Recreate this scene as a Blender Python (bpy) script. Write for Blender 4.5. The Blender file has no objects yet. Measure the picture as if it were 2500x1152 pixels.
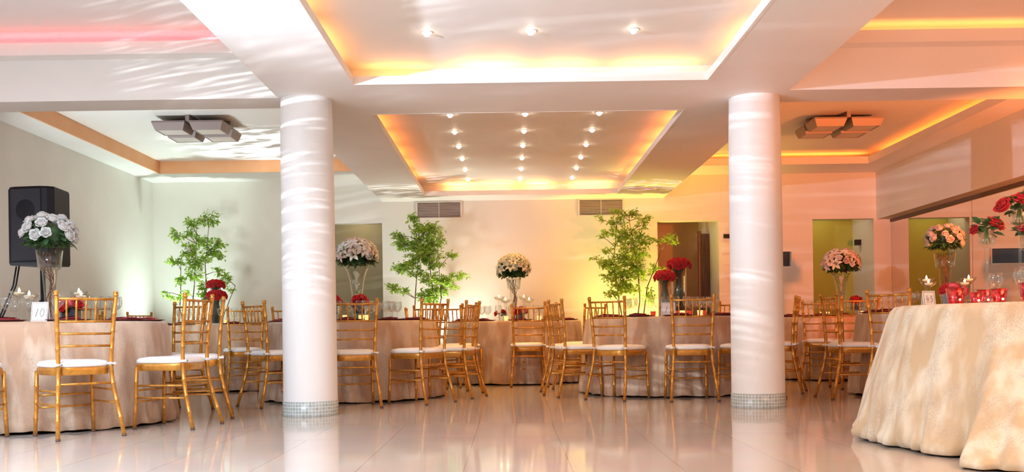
import bpy, math, random
from mathutils import Vector, Matrix
PI = math.pi
R = math.radians
SC = bpy.context.scene
COL = SC.collection
random.seed(7)

# ------------------------------------------------------------------ camera, world, exposure
CAM_H = 0.655
cam_d = bpy.data.cameras.new('camera')
cam = bpy.data.objects.new('camera', cam_d)
COL.objects.link(cam)
cam.matrix_world = Matrix.Translation((0, 0, CAM_H)) @ Matrix.Rotation(R(90), 4, 'X') @ Matrix.Rotation(R(-0.83), 4, 'Z')
cam_d.sensor_width = 36
cam_d.lens = 36 * 2400 / 2500
cam_d.shift_x = 5 / 2500
cam_d.shift_y = (803 - 576) / 2500
cam_d.clip_start = 0.05
SC.camera = cam
w = bpy.data.worlds.new('world'); SC.world = w; w.use_nodes = True
w.node_tree.nodes['Background'].inputs[0].default_value = (0.9, 0.93, 1, 1)
w.node_tree.nodes['Background'].inputs[1].default_value = 0.3
SC.view_settings.view_transform = 'Standard'
SC.view_settings.look = 'None'
SC.view_settings.gamma = 1
SC.view_settings.use_curve_mapping = False
SC.view_settings.exposure = 0.08
SC.cycles.use_denoising = True
SC.cycles.max_bounces = 9
SC.cycles.diffuse_bounces = 5
SC.cycles.transparent_max_bounces = 24
SC.cycles.caustics_reflective = False
SC.cycles.caustics_refractive = False
SC.cycles.sample_clamp_indirect = 4


def light(kind, name, loc, energy, color, size=None, size_y=None, rot=None, aim=None, spread=None, spot=None, blend=0.5, rad=0.05):
    d = bpy.data.lights.new(name, kind)
    d.energy = energy; d.color = color
    if kind == 'AREA':
        d.shape = 'RECTANGLE'; d.size = size; d.size_y = size_y or size
        if spread: d.spread = spread
    else:
        d.shadow_soft_size = rad
    if kind == 'SPOT':
        d.spot_size = spot; d.spot_blend = blend
    o = bpy.data.objects.new(name, d); COL.objects.link(o); o.location = loc
    if aim is not None:
        o.rotation_euler = (Vector(aim) - Vector(loc)).to_track_quat('-Z', 'Y').to_euler()
    elif rot is not None:
        o.rotation_euler = rot
    return o

# soft fill areas added under the ceiling, behind and around the camera
light('AREA', 'room_fill', (-3.2, 3.2, 2.7), 290, (0.64, 0.79, 1.0), 1.6, 1.6, rot=(0, 0, 0))
light('AREA', 'room_fill', (0.2, 0.5, 2.45), 100, (1.0, 0.94, 0.90), 1.8, 1.8, rot=(0, 0, 0))
light('AREA', 'room_fill', (3.4, 3.6, 2.7), 80, (1.0, 0.55, 0.32), 1.6, 1.6, rot=(0, 0, 0))
# stage light on a stand at the left, outside the frame, thrown up at the ceiling
SP = (-2.5, 4.2, 2.1)
def toward(p, az, el):
    return (p[0] + math.cos(R(el)) * math.sin(R(az)), p[1] + math.cos(R(el)) * math.cos(R(az)), p[2] + math.sin(R(el)))
light('SPOT', 'stage_light', SP, 640, (0.72, 0.82, 1.0), aim=toward(SP, 60, 36), spot=R(108), blend=0.5, rad=0.03)
# effect projector beside it: throws rippling streaks over soffits and columns
pj = light('SPOT', 'effect_projector', (SP[0], SP[1], 2.02), 480, (0.85, 0.93, 1.0), aim=toward(SP, 32, 14), spot=R(84), blend=0.3, rad=0.01)

def gobo(o, scale, lo, hi, tinted=False):
    """pattern plate in front of the lamp"""
    o.data.use_nodes = True
    N, L = o.data.node_tree.nodes, o.data.node_tree.links
    tc = N.new('ShaderNodeTexCoord'); mp = N.new('ShaderNodeMapping'); mp.inputs['Scale'].default_value = scale
    nz = N.new('ShaderNodeTexNoise'); nz.inputs['Scale'].default_value = 1.0; nz.inputs['Detail'].default_value = 3
    cr = N.new('ShaderNodeValToRGB'); cr.color_ramp.elements[0].position = lo; cr.color_ramp.elements[1].position = hi
    cr.color_ramp.elements[0].color = (0, 0, 0, 1); cr.color_ramp.elements[1].color = (1, 1, 1, 1)
    L.new(tc.outputs['Normal'], mp.inputs[0]); L.new(mp.outputs[0], nz.inputs['Vector']); L.new(nz.outputs[0], cr.inputs[0])
    if tinted:
        hs = N.new('ShaderNodeHueSaturation'); hs.inputs['Saturation'].default_value = 2.2; hs.inputs['Value'].default_value = 1.3
        mx = N.new('ShaderNodeMix'); mx.data_type = 'RGBA'; mx.blend_type = 'MULTIPLY'; mx.inputs[0].default_value = 1.0
        L.new(nz.outputs[1], hs.inputs['Color']); L.new(cr.outputs[0], mx.inputs[6]); L.new(hs.outputs[0], mx.inputs[7])
        L.new(mx.outputs[2], N['Emission'].inputs['Color'])
    else:
        L.new(cr.outputs[0], N['Emission'].inputs['Color'])
    N['Emission'].inputs['Strength'].default_value = 1.0

gobo(pj, (5, 120, 5), .52, .66)
# unseen spots added behind the tables to imitate leafy ripples on the ceiling ends
gobo(light('SPOT', 'added_ripple_spot', (2.0, 11.9, 0.2), 260, (1, 1, 1), aim=(1.84, 12.7, 2.49), spot=R(26), blend=0.6, rad=0.01), (16, 34, 16), .50, .60, True)
gobo(light('SPOT', 'added_ripple_spot', (-1.9, 11.6, 0.2), 220, (1, 1, 0.95), aim=(-1.45, 12.9, 2.49), spot=R(28), blend=0.6, rad=0.01), (9, 26, 9), .48, .62)
gobo(light('SPOT', 'added_ripple_spot', (-2.75, 12.9, 0.2), 520, (0.9, 0.98, 1), aim=(-3.0, 12.2, 2.97), spot=R(48), blend=0.6, rad=0.01), (7, 18, 7), .40, .52)

# cool white fill added low at the left, outside the frame
light('SPOT', 'white_fill', (-4.8, 8.45, 0.35), 360, (0.84, 0.96, 1.0), aim=(-2.9, 11.4, 2.95), spot=R(84), blend=0.9, rad=0.2)
# two orange wash spots added at the right, outside the frame, without fixtures
light('SPOT', 'orange_fill', (5.0, 6.4, 1.5), 1050, (1.0, 0.22, 0.04), aim=(3.5, 13.0, 2.95), spot=R(66), blend=0.8, rad=0.15)
light('SPOT', 'orange_fill', (4.6, 3.9, 0.4), 330, (1.0, 0.25, 0.05), aim=(4.0, 7.0, 3.0), spot=R(90), blend=0.8, rad=0.15)
# three floor uplights behind the tables, at the plants
UPL = [((-4.50, 13.35, 0.12), (-4.30, 13.20, 2.4), 430, (0.78, 1.0, 0.94)),
       ((-0.82, 13.52, 0.12), (-0.86, 13.72, 1.9), 270, (0.95, 1.0, 0.85)),
       ((1.86, 13.46, 0.12), (1.62, 13.70, 1.9), 440, (1.0, 0.84, 0.16))]
for p, q, e, c in UPL:
    light('SPOT', 'uplight_beam', p, e, c, aim=q, spot=R(112), blend=1.0, rad=0.04)

# ------------------------------------------------------------------ materials
MAT = {}

def mat(name, col, rough=0.5, metal=0.0, spec=0.5, emit=None, es=0.0, sheen=0.0, trans=0.0, coat=0.0, sub=0.0):
    m = bpy.data.materials.new(name); m.use_nodes = True
    b = m.node_tree.nodes['Principled BSDF']
    b.inputs['Base Color'].default_value = (*col, 1)
    b.inputs['Roughness'].default_value = rough
    b.inputs['Metallic'].default_value = metal
    b.inputs['Specular IOR Level'].default_value = spec
    if emit:
        b.inputs['Emission Color'].default_value = (*emit, 1); b.inputs['Emission Strength'].default_value = es
    if sheen: b.inputs['Sheen Weight'].default_value = sheen
    if coat: b.inputs['Coat Weight'].default_value = coat
    if trans: b.inputs['Transmission Weight'].default_value = trans
    MAT[name] = m
    return m

def nodes(m):
    return m.node_tree.nodes, m.node_tree.links, m.node_tree.nodes['Principled BSDF']

def noise_mix(m, c1, c2, scale, detail=4, lo=0.4, hi=0.6, stretch=(1, 1, 1), bump=0.0, coord='Object'):
    N, L, b = nodes(m)
    tc = N.new('ShaderNodeTexCoord'); mp = N.new('ShaderNodeMapping'); mp.inputs['Scale'].default_value = stretch
    nz = N.new('ShaderNodeTexNoise'); nz.inputs['Scale'].default_value = scale; nz.inputs['Detail'].default_value = detail
    cr = N.new('ShaderNodeValToRGB'); cr.color_ramp.elements[0].position = lo; cr.color_ramp.elements[1].position = hi
    cr.color_ramp.elements[0].color = (*c1, 1); cr.color_ramp.elements[1].color = (*c2, 1)
    L.new(tc.outputs[coord], mp.inputs[0]); L.new(mp.outputs[0], nz.inputs['Vector']); L.new(nz.outputs[0], cr.inputs[0])
    L.new(cr.outputs[0], b.inputs['Base Color'])
    if bump:
        bp = N.new('ShaderNodeBump'); bp.inputs['Strength'].default_value = bump; bp.inputs['Distance'].default_value = 0.01
        L.new(nz.outputs[0], bp.inputs['Height']); L.new(bp.outputs[0], b.inputs['Normal'])
    return m

noise_mix(mat('wall_paint', (0.8, 0.75, 0.66), 0.7), (0.79, 0.755, 0.70), (0.83, 0.795, 0.74), 1.3)
noise_mix(mat('ceiling_paint', (0.83, 0.81, 0.78), 0.55), (0.82, 0.80, 0.77), (0.86, 0.84, 0.81), 0.9)
noise_mix(mat('column_paint', (0.86, 0.85, 0.83), 0.5), (0.85, 0.84, 0.82), (0.88, 0.87, 0.85), 2.0)
noise_mix(mat('orange_glow_paint', (0.85, 0.45, 0.22), 0.6), (0.86, 0.44, 0.21), (0.88, 0.48, 0.25), 3)  # orange LED glow of the far-left bay put into the lip colour
noise_mix(mat('green_paint', (0.36, 0.42, 0.08), 0.7), (0.35, 0.41, 0.08), (0.38, 0.44, 0.10), 2)
noise_mix(mat('olive_paint', (0.4, 0.36, 0.22), 0.7), (0.40, 0.36, 0.22), (0.43, 0.39, 0.25), 2)
noise_mix(mat('tan_paint', (0.5, 0.4, 0.28), 0.7), (0.48, 0.30, 0.17), (0.52, 0.33, 0.20), 2)
noise_mix(mat('dark_wood', (0.10, 0.035, 0.02), 0.4), (0.09, 0.03, 0.018), (0.14, 0.05, 0.03), 6, stretch=(6, 6, 0.6))
noise_mix(mat('gold', (0.78, 0.40, 0.07), 0.34, metal=0.55, coat=0.3), (0.48, 0.195, 0.022), (0.62, 0.285, 0.042), 30, lo=0.35, hi=0.65)
mat('gold_dark', (0.12, 0.05, 0.02), 0.5)
noise_mix(mat('cushion', (0.88, 0.86, 0.84), 0.6), (0.92, 0.91, 0.90), (0.95, 0.94, 0.93), 12, bump=0.2)
mat('black', (0.008, 0.008, 0.012), 0.55, spec=.3)
mat('black_mesh', (0.02, 0.02, 0.028), 0.6)
mat('fixture_metal', (0.26, 0.20, 0.19), 0.45, metal=0.2)
mat('diffuser', (0.62, 0.55, 0.50), 0.5)
mat('vent', (0.72, 0.66, 0.6), 0.5)
mat('slat', (0.50, 0.38, 0.36), 0.5)
mat('vent_dark', (0.05, 0.035, 0.035), 0.7)
mat('chrome', (0.8, 0.8, 0.8), 0.15, metal=1.0)
mat('lamp_glow', (1, 1, 1), 0.4, emit=(1.0, 0.88, 0.66), es=32)
mat('flame', (1, 0.9, 0.6), 0.4, emit=(1.0, 0.72, 0.34), es=22)
mat('wax', (0.95, 0.85, 0.7), 0.4, emit=(1.0, 0.62, 0.32), es=0.35)
mat('red_glass', (0.55, 0.008, 0.008), 0.22, metal=0.35, coat=0.6)
mat('dark_glass', (0.03, 0.035, 0.05), 0.08, coat=0.5)
mat('mirror', (0.80, 0.78, 0.76), 0.015, metal=1.0)
mat('maroon', (0.13, 0.012, 0.016), 0.25)
mat('napkin_red', (0.32, 0.025, 0.03), 0.7)
mat('paper', (0.85, 0.82, 0.78), 0.7)
mat('ink', (0.18, 0.14, 0.13), 0.6)
mat('frame_brown', (0.25, 0.09, 0.06), 0.6)
mat('rail_brown', (0.16, 0.10, 0.075), 0.6)
mat('white_petal', (0.95, 0.94, 0.92), 0.55, sheen=0.2)
mat('pink_petal', (0.90, 0.72, 0.66), 0.55, sheen=0.2)
mat('cream_petal', (0.95, 0.92, 0.80), 0.55, sheen=0.2)
mat('red_petal', (0.62, 0.008, 0.012), 0.5, sheen=0.2)
mat('coral_petal', (0.85, 0.10, 0.11), 0.5)
mat('carnation_red', (0.68, 0.008, 0.008), 0.6, sheen=0.3)
mat('stamen', (0.5, 0.28, 0.03), 0.6)
noise_mix(mat('leaf_dark', (0.05, 0.12, 0.035), 0.45), (0.03, 0.075, 0.03), (0.08, 0.17, 0.06), 25)
noise_mix(mat('leaf_green', (0.13, 0.30, 0.03), 0.4), (0.12, 0.30, 0.03), (0.36, 0.54, 0.07), 9)
mat('stem', (0.16, 0.28, 0.06), 0.5)
noise_mix(mat('bark', (0.2, 0.14, 0.1), 0.8), (0.14, 0.09, 0.06), (0.27, 0.19, 0.13), 20)
mat('twig', (0.20, 0.075, 0.05), 0.7)
mat('stem_wrap', (0.035, 0.055, 0.03), 0.5)
mat('grout_white', (0.75, 0.76, 0.74), 0.6)

# floor: polished pale tiles with thin joints
m = mat('floor_tile', (0.6, 0.53, 0.48), 0.07, spec=0.62)
N, L, b = nodes(m)
tc = N.new('ShaderNodeTexCoord'); mp = N.new('ShaderNodeMapping'); mp.inputs['Location'].default_value = (0.225, 0.1, 0)
br = N.new('ShaderNodeTexBrick'); br.offset = 0.0; br.inputs['Scale'].default_value = 1.0
br.inputs['Brick Width'].default_value = 0.505; br.inputs['Row Height'].default_value = 2.02
br.inputs['Mortar Size'].default_value = 0.0022; br.inputs['Mortar Smooth'].default_value = 0.3
br.inputs['Color1'].default_value = (0.64, 0.55, 0.47, 1); br.inputs['Color2'].default_value = (0.62, 0.535, 0.46, 1)
br.inputs['Mortar'].default_value = (0.36, 0.30, 0.27, 1)
nz = N.new('ShaderNodeTexNoise'); nz.inputs['Scale'].default_value = 2.2; nz.inputs['Detail'].default_value = 5
mx = N.new('ShaderNodeMix'); mx.data_type = 'RGBA'; mx.blend_type = 'MULTIPLY'; mx.inputs[0].default_value = 0.18
bp = N.new('ShaderNodeBump'); bp.inputs['Strength'].default_value = 0.06; bp.inputs['Distance'].default_value = 0.01
n2 = N.new('ShaderNodeTexNoise'); n2.inputs['Scale'].default_value = 1.6; n2.inputs['Detail'].default_value = 1
L.new(tc.outputs['Object'], mp.inputs[0]); L.new(mp.outputs[0], br.inputs['Vector']); L.new(tc.outputs['Object'], nz.inputs['Vector'])
L.new(br.outputs['Color'], mx.inputs[6]); L.new(nz.outputs[1], mx.inputs[7]); L.new(mx.outputs[2], b.inputs['Base Color'])
L.new(tc.outputs['Object'], n2.inputs['Vector']); L.new(n2.outputs[0], bp.inputs['Height']); L.new(bp.outputs[0], b.inputs['Normal'])

# mosaic on the column feet (uv in metres)
m = mat('mosaic', (0.4, 0.45, 0.42), 0.25)
N, L, b = nodes(m)
tc = N.new('ShaderNodeTexCoord'); br = N.new('ShaderNodeTexBrick'); br.offset = 0; br.inputs['Scale'].default_value = 1
br.inputs['Brick Width'].default_value = 0.0262; br.inputs['Row Height'].default_value = 0.0262; br.inputs['Mortar Size'].default_value = 0.0018
br.inputs['Color1'].default_value = (0.30, 0.36, 0.33, 1); br.inputs['Color2'].default_value = (0.42, 0.46, 0.44, 1); br.inputs['Mortar'].default_value = (0.78, 0.78, 0.74, 1)
L.new(tc.outputs['UV'], br.inputs['Vector']); L.new(br.outputs['Color'], b.inputs['Base Color'])

# lace-worked cloths
def cloth_mat(name, base, pale, grey):
    m = mat(name, base, 0.62, sheen=0.25)
    N, L, b = nodes(m)
    tc = N.new('ShaderNodeTexCoord')
    big = N.new('ShaderNodeTexNoise'); big.inputs['Scale'].default_value = 5.5; big.inputs['Detail'].default_value = 3
    cr = N.new('ShaderNodeValToRGB'); cr.color_ramp.elements[0].position = 0.42; cr.color_ramp.elements[1].position = 0.60
    cr.color_ramp.elements[0].color = (*base, 1); cr.color_ramp.elements[1].color = (*pale, 1)
    vo = N.new('ShaderNodeTexVoronoi'); vo.feature = 'DISTANCE_TO_EDGE'; vo.inputs['Scale'].default_value = 55
    dn = N.new('ShaderNodeTexNoise'); dn.inputs['Scale'].default_value = 14; dn.inputs['Detail'].default_value = 4
    mv = N.new('ShaderNodeMix'); mv.data_type = 'RGBA'; mv.inputs[0].default_value = 0.30
    lt = N.new('ShaderNodeMath'); lt.operation = 'LESS_THAN'; lt.inputs[1].default_value = 0.06
    pt = N.new('ShaderNodeTexNoise'); pt.inputs['Scale'].default_value = 7; pt.inputs['Detail'].default_value = 2
    pr = N.new('ShaderNodeMapRange'); pr.inputs[1].default_value = 0.42; pr.inputs[2].default_value = 0.62; pr.inputs[4].default_value = 0.75
    ml = N.new('ShaderNodeMath'); ml.operation = 'MULTIPLY'
    mx = N.new('ShaderNodeMix'); mx.data_type = 'RGBA'
    ms = N.new('ShaderNodeMapping'); ms.inputs['Scale'].default_value = (1.5, 1.5, .42)
    L.new(tc.outputs['Object'], ms.inputs[0]); L.new(ms.outputs[0], big.inputs['Vector']); L.new(tc.outputs['Object'], dn.inputs['Vector']); L.new(tc.outputs['Object'], pt.inputs['Vector'])
    L.new(tc.outputs['Object'], mv.inputs[6]); L.new(dn.outputs[1], mv.inputs[7]); L.new(mv.outputs[2], vo.inputs['Vector'])
    L.new(big.outputs[0], cr.inputs[0]); L.new(vo.outputs['Distance'], lt.inputs[0]); L.new(pt.outputs[0], pr.inputs[0])
    L.new(lt.outputs[0], ml.inputs[0]); L.new(pr.outputs[0], ml.inputs[1]); L.new(ml.outputs[0], mx.inputs[0])
    L.new(cr.outputs[0], mx.inputs[6]); mx.inputs[7].default_value = (*grey, 1); L.new(mx.outputs[2], b.inputs['Base Color'])
    bp = N.new('ShaderNodeBump'); bp.inputs['Strength'].default_value = 0.35; bp.inputs['Distance'].default_value = 0.01
    L.new(dn.outputs[0], bp.inputs['Height']); L.new(bp.outputs[0], b.inputs['Normal'])
cloth_mat('taupe_cloth', (0.46, 0.275, 0.165), (0.62, 0.46, 0.335), (0.28, 0.205, 0.17))
cloth_mat('ivory_cloth', (0.60, 0.43, 0.25), (0.78, 0.68, 0.51), (0.38, 0.31, 0.26))

def translucent(name, col, fac):
    m = MAT[name]; N, L, b = nodes(m)
    t = N.new('ShaderNodeBsdfTranslucent'); t.inputs[0].default_value = (*col, 1)
    mx = N.new('ShaderNodeMixShader'); mx.inputs[0].default_value = fac
    L.new(b.outputs[0], mx.inputs[1]); L.new(t.outputs[0], mx.inputs[2]); L.new(mx.outputs[0], N['Material Output'].inputs[0])
translucent('leaf_green', (0.52, 0.72, 0.10), .5)
translucent('leaf_dark', (0.10, 0.22, 0.05), .2)
for nm_, c_ in (('white_petal', (.97, .96, .93)), ('cream_petal', (.97, .94, .80)), ('pink_petal', (.95, .78, .70)), ('red_petal', (.75, .02, .02)), ('carnation_red', (.75, .01, .01))):
    translucent(nm_, c_, .35)

# clear glass: thin shell that reflects at grazing angles
def glass_mat(name, tint, refl=0.9):
    m = bpy.data.materials.new(name); m.use_nodes = True
    N, L = m.node_tree.nodes, m.node_tree.links
    N.remove(N['Principled BSDF'])
    tr = N.new('ShaderNodeBsdfTransparent'); tr.inputs[0].default_value = (*tint, 1)
    gl = N.new('ShaderNodeBsdfGlossy'); gl.inputs['Roughness'].default_value = 0.03
    gl.inputs['Color'].default_value = (0.95, 0.95, 0.95, 1)
    fr = N.new('ShaderNodeLayerWeight'); fr.inputs['Blend'].default_value = 0.40
    mr = N.new('ShaderNodeMapRange'); mr.inputs[3].default_value = 0.035; mr.inputs[4].default_value = refl
    mx = N.new('ShaderNodeMixShader')
    pw = N.new('ShaderNodeMath'); pw.operation = 'POWER'; pw.inputs[1].default_value = 2.2
    L.new(fr.outputs['Facing'], pw.inputs[0]); L.new(pw.outputs[0], mr.inputs[0]); L.new(mr.outputs[0], mx.inputs[0])
    L.new(tr.outputs[0], mx.inputs[1]); L.new(gl.outputs[0], mx.inputs[2]); L.new(mx.outputs[0], N['Material Output'].inputs[0])
    MAT[name] = m
glass_mat('glass', (0.97, 0.98, 0.98))
glass_mat('thick_glass', (0.93, 0.95, 0.93), 1.0)

# ------------------------------------------------------------------ mesh helpers
class MB:
    def __init__(s):
        s.v = []; s.f = []; s.uv = None

    def add(s, vs, fs):
        n = len(s.v); s.v += [tuple(p) for p in vs]; s.f += [tuple(i + n for i in f) for f in fs]
        return s

    def box(s, x0, x1, y0, y1, z0, z1, M=None):
        vs = [Vector((x, y, z)) for z in (z0, z1) for y in (y0, y1) for x in (x0, x1)]
        if M is not None: vs = [M @ v for v in vs]
        return s.add(vs, [(0, 2, 3, 1), (4, 5, 7, 6), (0, 1, 5, 4), (2, 6, 7, 3), (0, 4, 6, 2), (1, 3, 7, 5)])

    def rings(s, rs, close=True, cap=True):
        n = len(rs[0]); b = len(s.v)
        for r in rs: s.v += [tuple(p) for p in r]
        for i in range(len(rs) - 1):
            for j in range(n if close else n - 1):
                k = (j + 1) % n
                s.f.append((b + i * n + j, b + i * n + k, b + (i + 1) * n + k, b + (i + 1) * n + j))
        if cap and close:
            s.f.append(tuple(b + j for j in range(n))[::-1])
            s.f.append(tuple(b + (len(rs) - 1) * n + j for j in range(n)))
        return s

    def tube(s, pts, rad, seg=8, cap=True):
        pts = [Vector(p) for p in pts]
        if not hasattr(rad, '__len__'): rad = [rad] * len(pts)
        rs = []; up = None
        for i, p in enumerate(pts):
            t = (pts[min(i + 1, len(pts) - 1)] - pts[max(i - 1, 0)])
            t = t.normalized() if t.length > 1e-9 else Vector((0, 0, 1))
            if up is None:
                up = Vector((1, 0, 0)) if abs(t.x) < 0.8 else Vector((0, 1, 0))
            a = (up - t * up.dot(t)).normalized(); bb = t.cross(a); up = a
            rs.append([p + (a * math.cos(2 * PI * k / seg) + bb * math.sin(2 * PI * k / seg)) * rad[i] for k in range(seg)])
        return s.rings(rs, True, cap)

    def lathe(s, prof, seg=24, c=(0, 0, 0), cap=False):
        rs = [[(c[0] + r * math.cos(2 * PI * k / seg), c[1] + r * math.sin(2 * PI * k / seg), c[2] + z) for k in range(seg)] for r, z in prof]
        return s.rings(rs, True, cap)

    def ball(s, c, r, seg=10, rn=6, sz=1.0):
        return s.lathe([(max(1e-4, r * math.sin(PI * i / rn)), -r * sz * math.cos(PI * i / rn)) for i in range(rn + 1)], seg, c)

    def mesh(s, name, m, smooth=False):
        me = bpy.data.meshes.new(name); me.from_pydata(s.v, [], s.f); me.materials.append(MAT[m])
        if smooth:
            me.polygons.foreach_set('use_smooth', [True] * len(me.polygons))
        me.update()
        return me

    def build(s, name, m, parent=None, smooth=False, loc=None):
        o = bpy.data.objects.new(name, s.mesh(name, m, smooth)); COL.objects.link(o)
        if parent: o.parent = parent
        if loc: o.location = loc
        return o


def sharp(o, ang=35):
    """smooth shading that keeps edges sharper than the angle"""
    me = o.data
    me.polygons.foreach_set('use_smooth', [True] * len(me.polygons))
    me.set_sharp_from_angle(angle=R(ang))
    return o


def tag(o, label=None, cat=None, group=None, kind=None):
    if label: o['label'] = label
    if cat: o['category'] = cat
    if group: o['group'] = group
    if kind: o['kind'] = kind
    return o


def empty(name, loc=(0, 0, 0), rz=0.0, label=None, cat=None, group=None):
    o = bpy.data.objects.new(name, None); COL.objects.link(o); o.empty_display_size = 0.1
    o.location = loc; o.rotation_euler = (0, 0, rz)
    return tag(o, label, cat, group)


def kids(o):
    return [c for c in COL.objects if c.parent == o]

KID = {}

def register(o):
    KID[o.name] = [(c, [g for g in kids(c)]) for c in kids(o)]


def dup(root, loc, rz=0.0, label=None, group=None, scale=None):
    r = root.copy(); COL.objects.link(r); r.location = loc; r.rotation_euler = (0, 0, rz)
    if scale: r.scale = (scale,) * 3
    if label: r['label'] = label
    if group: r['group'] = group
    if root.name not in KID: register(root)
    for ch, gs in KID[root.name]:
        c = ch.copy(); COL.objects.link(c); c.parent = r
        for g in gs:
            d = g.copy(); COL.objects.link(d); d.parent = c
    return r


class Proto:
    """the first use moves the thing itself, later uses copy it"""
    def __init__(s, root): s.root = root; s.used = False; register(root)

    def put(s, loc, rz=0.0, label=None, group=None, scale=None):
        if not s.used:
            s.used = True; o = s.root; o.location = loc; o.rotation_euler = (0, 0, rz)
            if scale: o.scale = (scale,) * 3
            if label: o['label'] = label
            if group: o['group'] = group
            return o
        return dup(s.root, loc, rz, label, group, scale)


def struct(name, mb, m):
    return tag(mb.build(name, m), kind='structure')

# ------------------------------------------------------------------ the room
XL, XR, XM = -5.06, 5.24, 5.47
YB, YF = 14.0, -2.5
ZS, ZB = 2.49, 2.81          # low soffit, side-bay soffit
XI0, XI1 = -1.79, 2.21       # outer edges of the long centre soffit
C0, C1 = -1.14, 1.50         # coffer opening between
floor = struct('floor', MB().box(XL - .2, XM + .2, YF - .2, 17, -0.1, 0), 'floor_tile')
struct('wall_left', MB().box(XL - .2, XL, YF, YB, 0, 3.2), 'wall_paint')
struct('wall_front', MB().box(XL - .2, XM + .3, YF - .2, YF, 0, 3.2), 'wall_paint')
OP = [(-2.95, -1.80, 2.19), (2.12, 2.99, 2.155), (4.33, 5.20, 2.155)]
wb = MB()
xs = [XL - .2, OP[0][0], OP[0][1], OP[1][0], OP[1][1], 3.30, 4.02, OP[2][0], OP[2][1], XM + .3]
wb.box(xs[0], xs[1], YB, YB + .15, 0, 3.2).box(xs[2], xs[3], YB, YB + .15, 0, 3.2)
wb.box(xs[4], xs[5], YB, YB + .15, 0, 3.2).box(xs[6], xs[7], YB, YB + .15, 0, 3.2).box(xs[8], xs[9], YB, YB + .15, 0, 3.2)
for a, bb, z in OP: wb.box(a, bb, YB, YB + .15, z, 3.2)
wb.box(3.30, 4.02, YB, YB + .15, 0, 1.49).box(3.30, 4.02, YB, YB + .15, 1.70, 3.2)
struct('wall_back', wb, 'wall_paint')
# passage behind the openings
struct('wall_passage_left', MB().box(-3.6, -0.6, 14.9, 15.0, 0, 2.6), 'olive_paint')
struct('wall_passage_middle', MB().box(1.2, 3.1, 15.5, 15.6, 0, 2.6), 'tan_paint')
struct('wall_passage_right', MB().box(3.1, 6.2, 14.86, 14.96, 0, 2.6), 'green_paint')
sw = MB().box(5.20, 5.30, YB + .15, 14.86, 0, 2.6).box(2.99, 3.1, YB + .15, 15.5, 0, 2.6)
sw.box(-3.7, -3.6, YB + .15, 15, 0, 2.6).box(-.7, -.6, YB + .15, 15, 0, 2.6).box(1.1, 1.2, YB + .15, 15.6, 0, 2.6).box(4.15, 4.25, YB + .15, 14.86, 0, 2.6)
struct('wall_passage_side', sw, 'wall_paint')
struct('ceiling_passage', MB().box(-3.8, 6.2, YB + .15, 15.7, 2.45, 2.6), 'wall_paint')
d1 = tag(MB().box(2.86, 2.985, 14.62, 14.66, 0.01, 2.03).build('door_1', 'dark_wood'), kind='structure')
tag(MB().box(2.82, 2.86, 14.60, 14.68, 0.01, 2.07).build('door_frame', 'dark_wood', d1))
# small dark window in the back wall
win = tag(MB().box(3.30, 4.02, YB + .08, YB + .10, 1.49, 1.70).build('window_1', 'dark_glass'), kind='structure')
MB().box(3.28, 4.04, YB - .012, YB + .0, 1.47, 1.49).box(3.28, 4.04, YB - .012, YB, 1.70, 1.72).box(4.02, 4.04, YB - .012, YB, 1.49, 1.70).box(3.28, 3.30, YB - .012, YB, 1.49, 1.70).build('window_frame', 'wall_paint', win)
# right side: header over a wall of mirrors
struct('wall_right', MB().box(XM, XM + .3, YF, YB, 0, 3.2), 'wall_paint')
struct('wall_right_header', MB().box(XR, XM, YF, YB, 2.14, 3.2), 'wall_paint')
mir = empty('wall_mirror', (XM - .01, 10, 0), 0, 'tall frameless mirror covering the lower part of the wall behind the pink rose vase', 'mirror')
ys = [2.0, 4.35, 6.7, 9.05, 11.55, 13.99]
for i in range(5):
    MB().box(-.012, 0, ys[i] - 10 + .004, ys[i + 1] - 10 - .004, 0.02, 2.10).build('mirror_panel', 'mirror', mir)
MB().box(-.03, 0.01, -8.0, 3.99, 2.10, 2.14).build('top_rail', 'rail_brown', mir)

# ceilings
cl = MB()
cl.box(XI0 - .02, XI1 + .02, YF, YB, 2.66, 2.80)                 # over the centre coffers
cl.box(XL - .2, XI0 + .02, YF, YB, 2.97, 3.2).box(XI1 - .02, XM + .3, YF, YB, 2.97, 3.2)
struct('ceiling', cl, 'ceiling_paint')

def soffit(name, X0, X1, Y0, Y1, x0, x1, y0, y1, z, t=0.02):
    """a flat soffit ring X0..X1,Y0..Y1 with the opening x0..x1,y0..y1"""
    m = MB()
    m.box(X0, x0, Y0, Y1, z, z + t).box(x1, X1, Y0, Y1, z, z + t).box(x0, x1, Y0, y0, z, z + t).box(x0, x1, y1, Y1, z, z + t)
    return struct(name, m, 'ceiling_paint')

def lip(name, x0, x1, y0, y1, z, h, m='ceiling_paint', t=0.018):
    q = MB()
    e = .0015
    q.box(x0 - t, x0 + e, y0 - t, y1 + t, z - e, z + h).box(x1 - e, x1 + t, y0 - t, y1 + t, z - e, z + h)
    q.box(x0 + e, x1 - e, y0 - t, y0 + e, z - e, z + h).box(x0 + e, x1 - e, y1 - e, y1 + t, z - e, z + h)
    return struct(name, q, m)

YN = 7.32; YC0, YC1 = 8.34, 13.42
soffit('ceiling_soffit_centre_near', XI0, XI1, YF, 8.1, C0, C1, 1.5, YN, ZS)
soffit('ceiling_soffit_centre_far', XI0, XI1, 8.1, YB, C0, C1, YC0, YC1, ZS)
lip('trim_1', C0, C1, 1.5, YN, ZS, .062)
lip('trim_2', C0, C1, YC0, YC1, ZS, .062)
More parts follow.
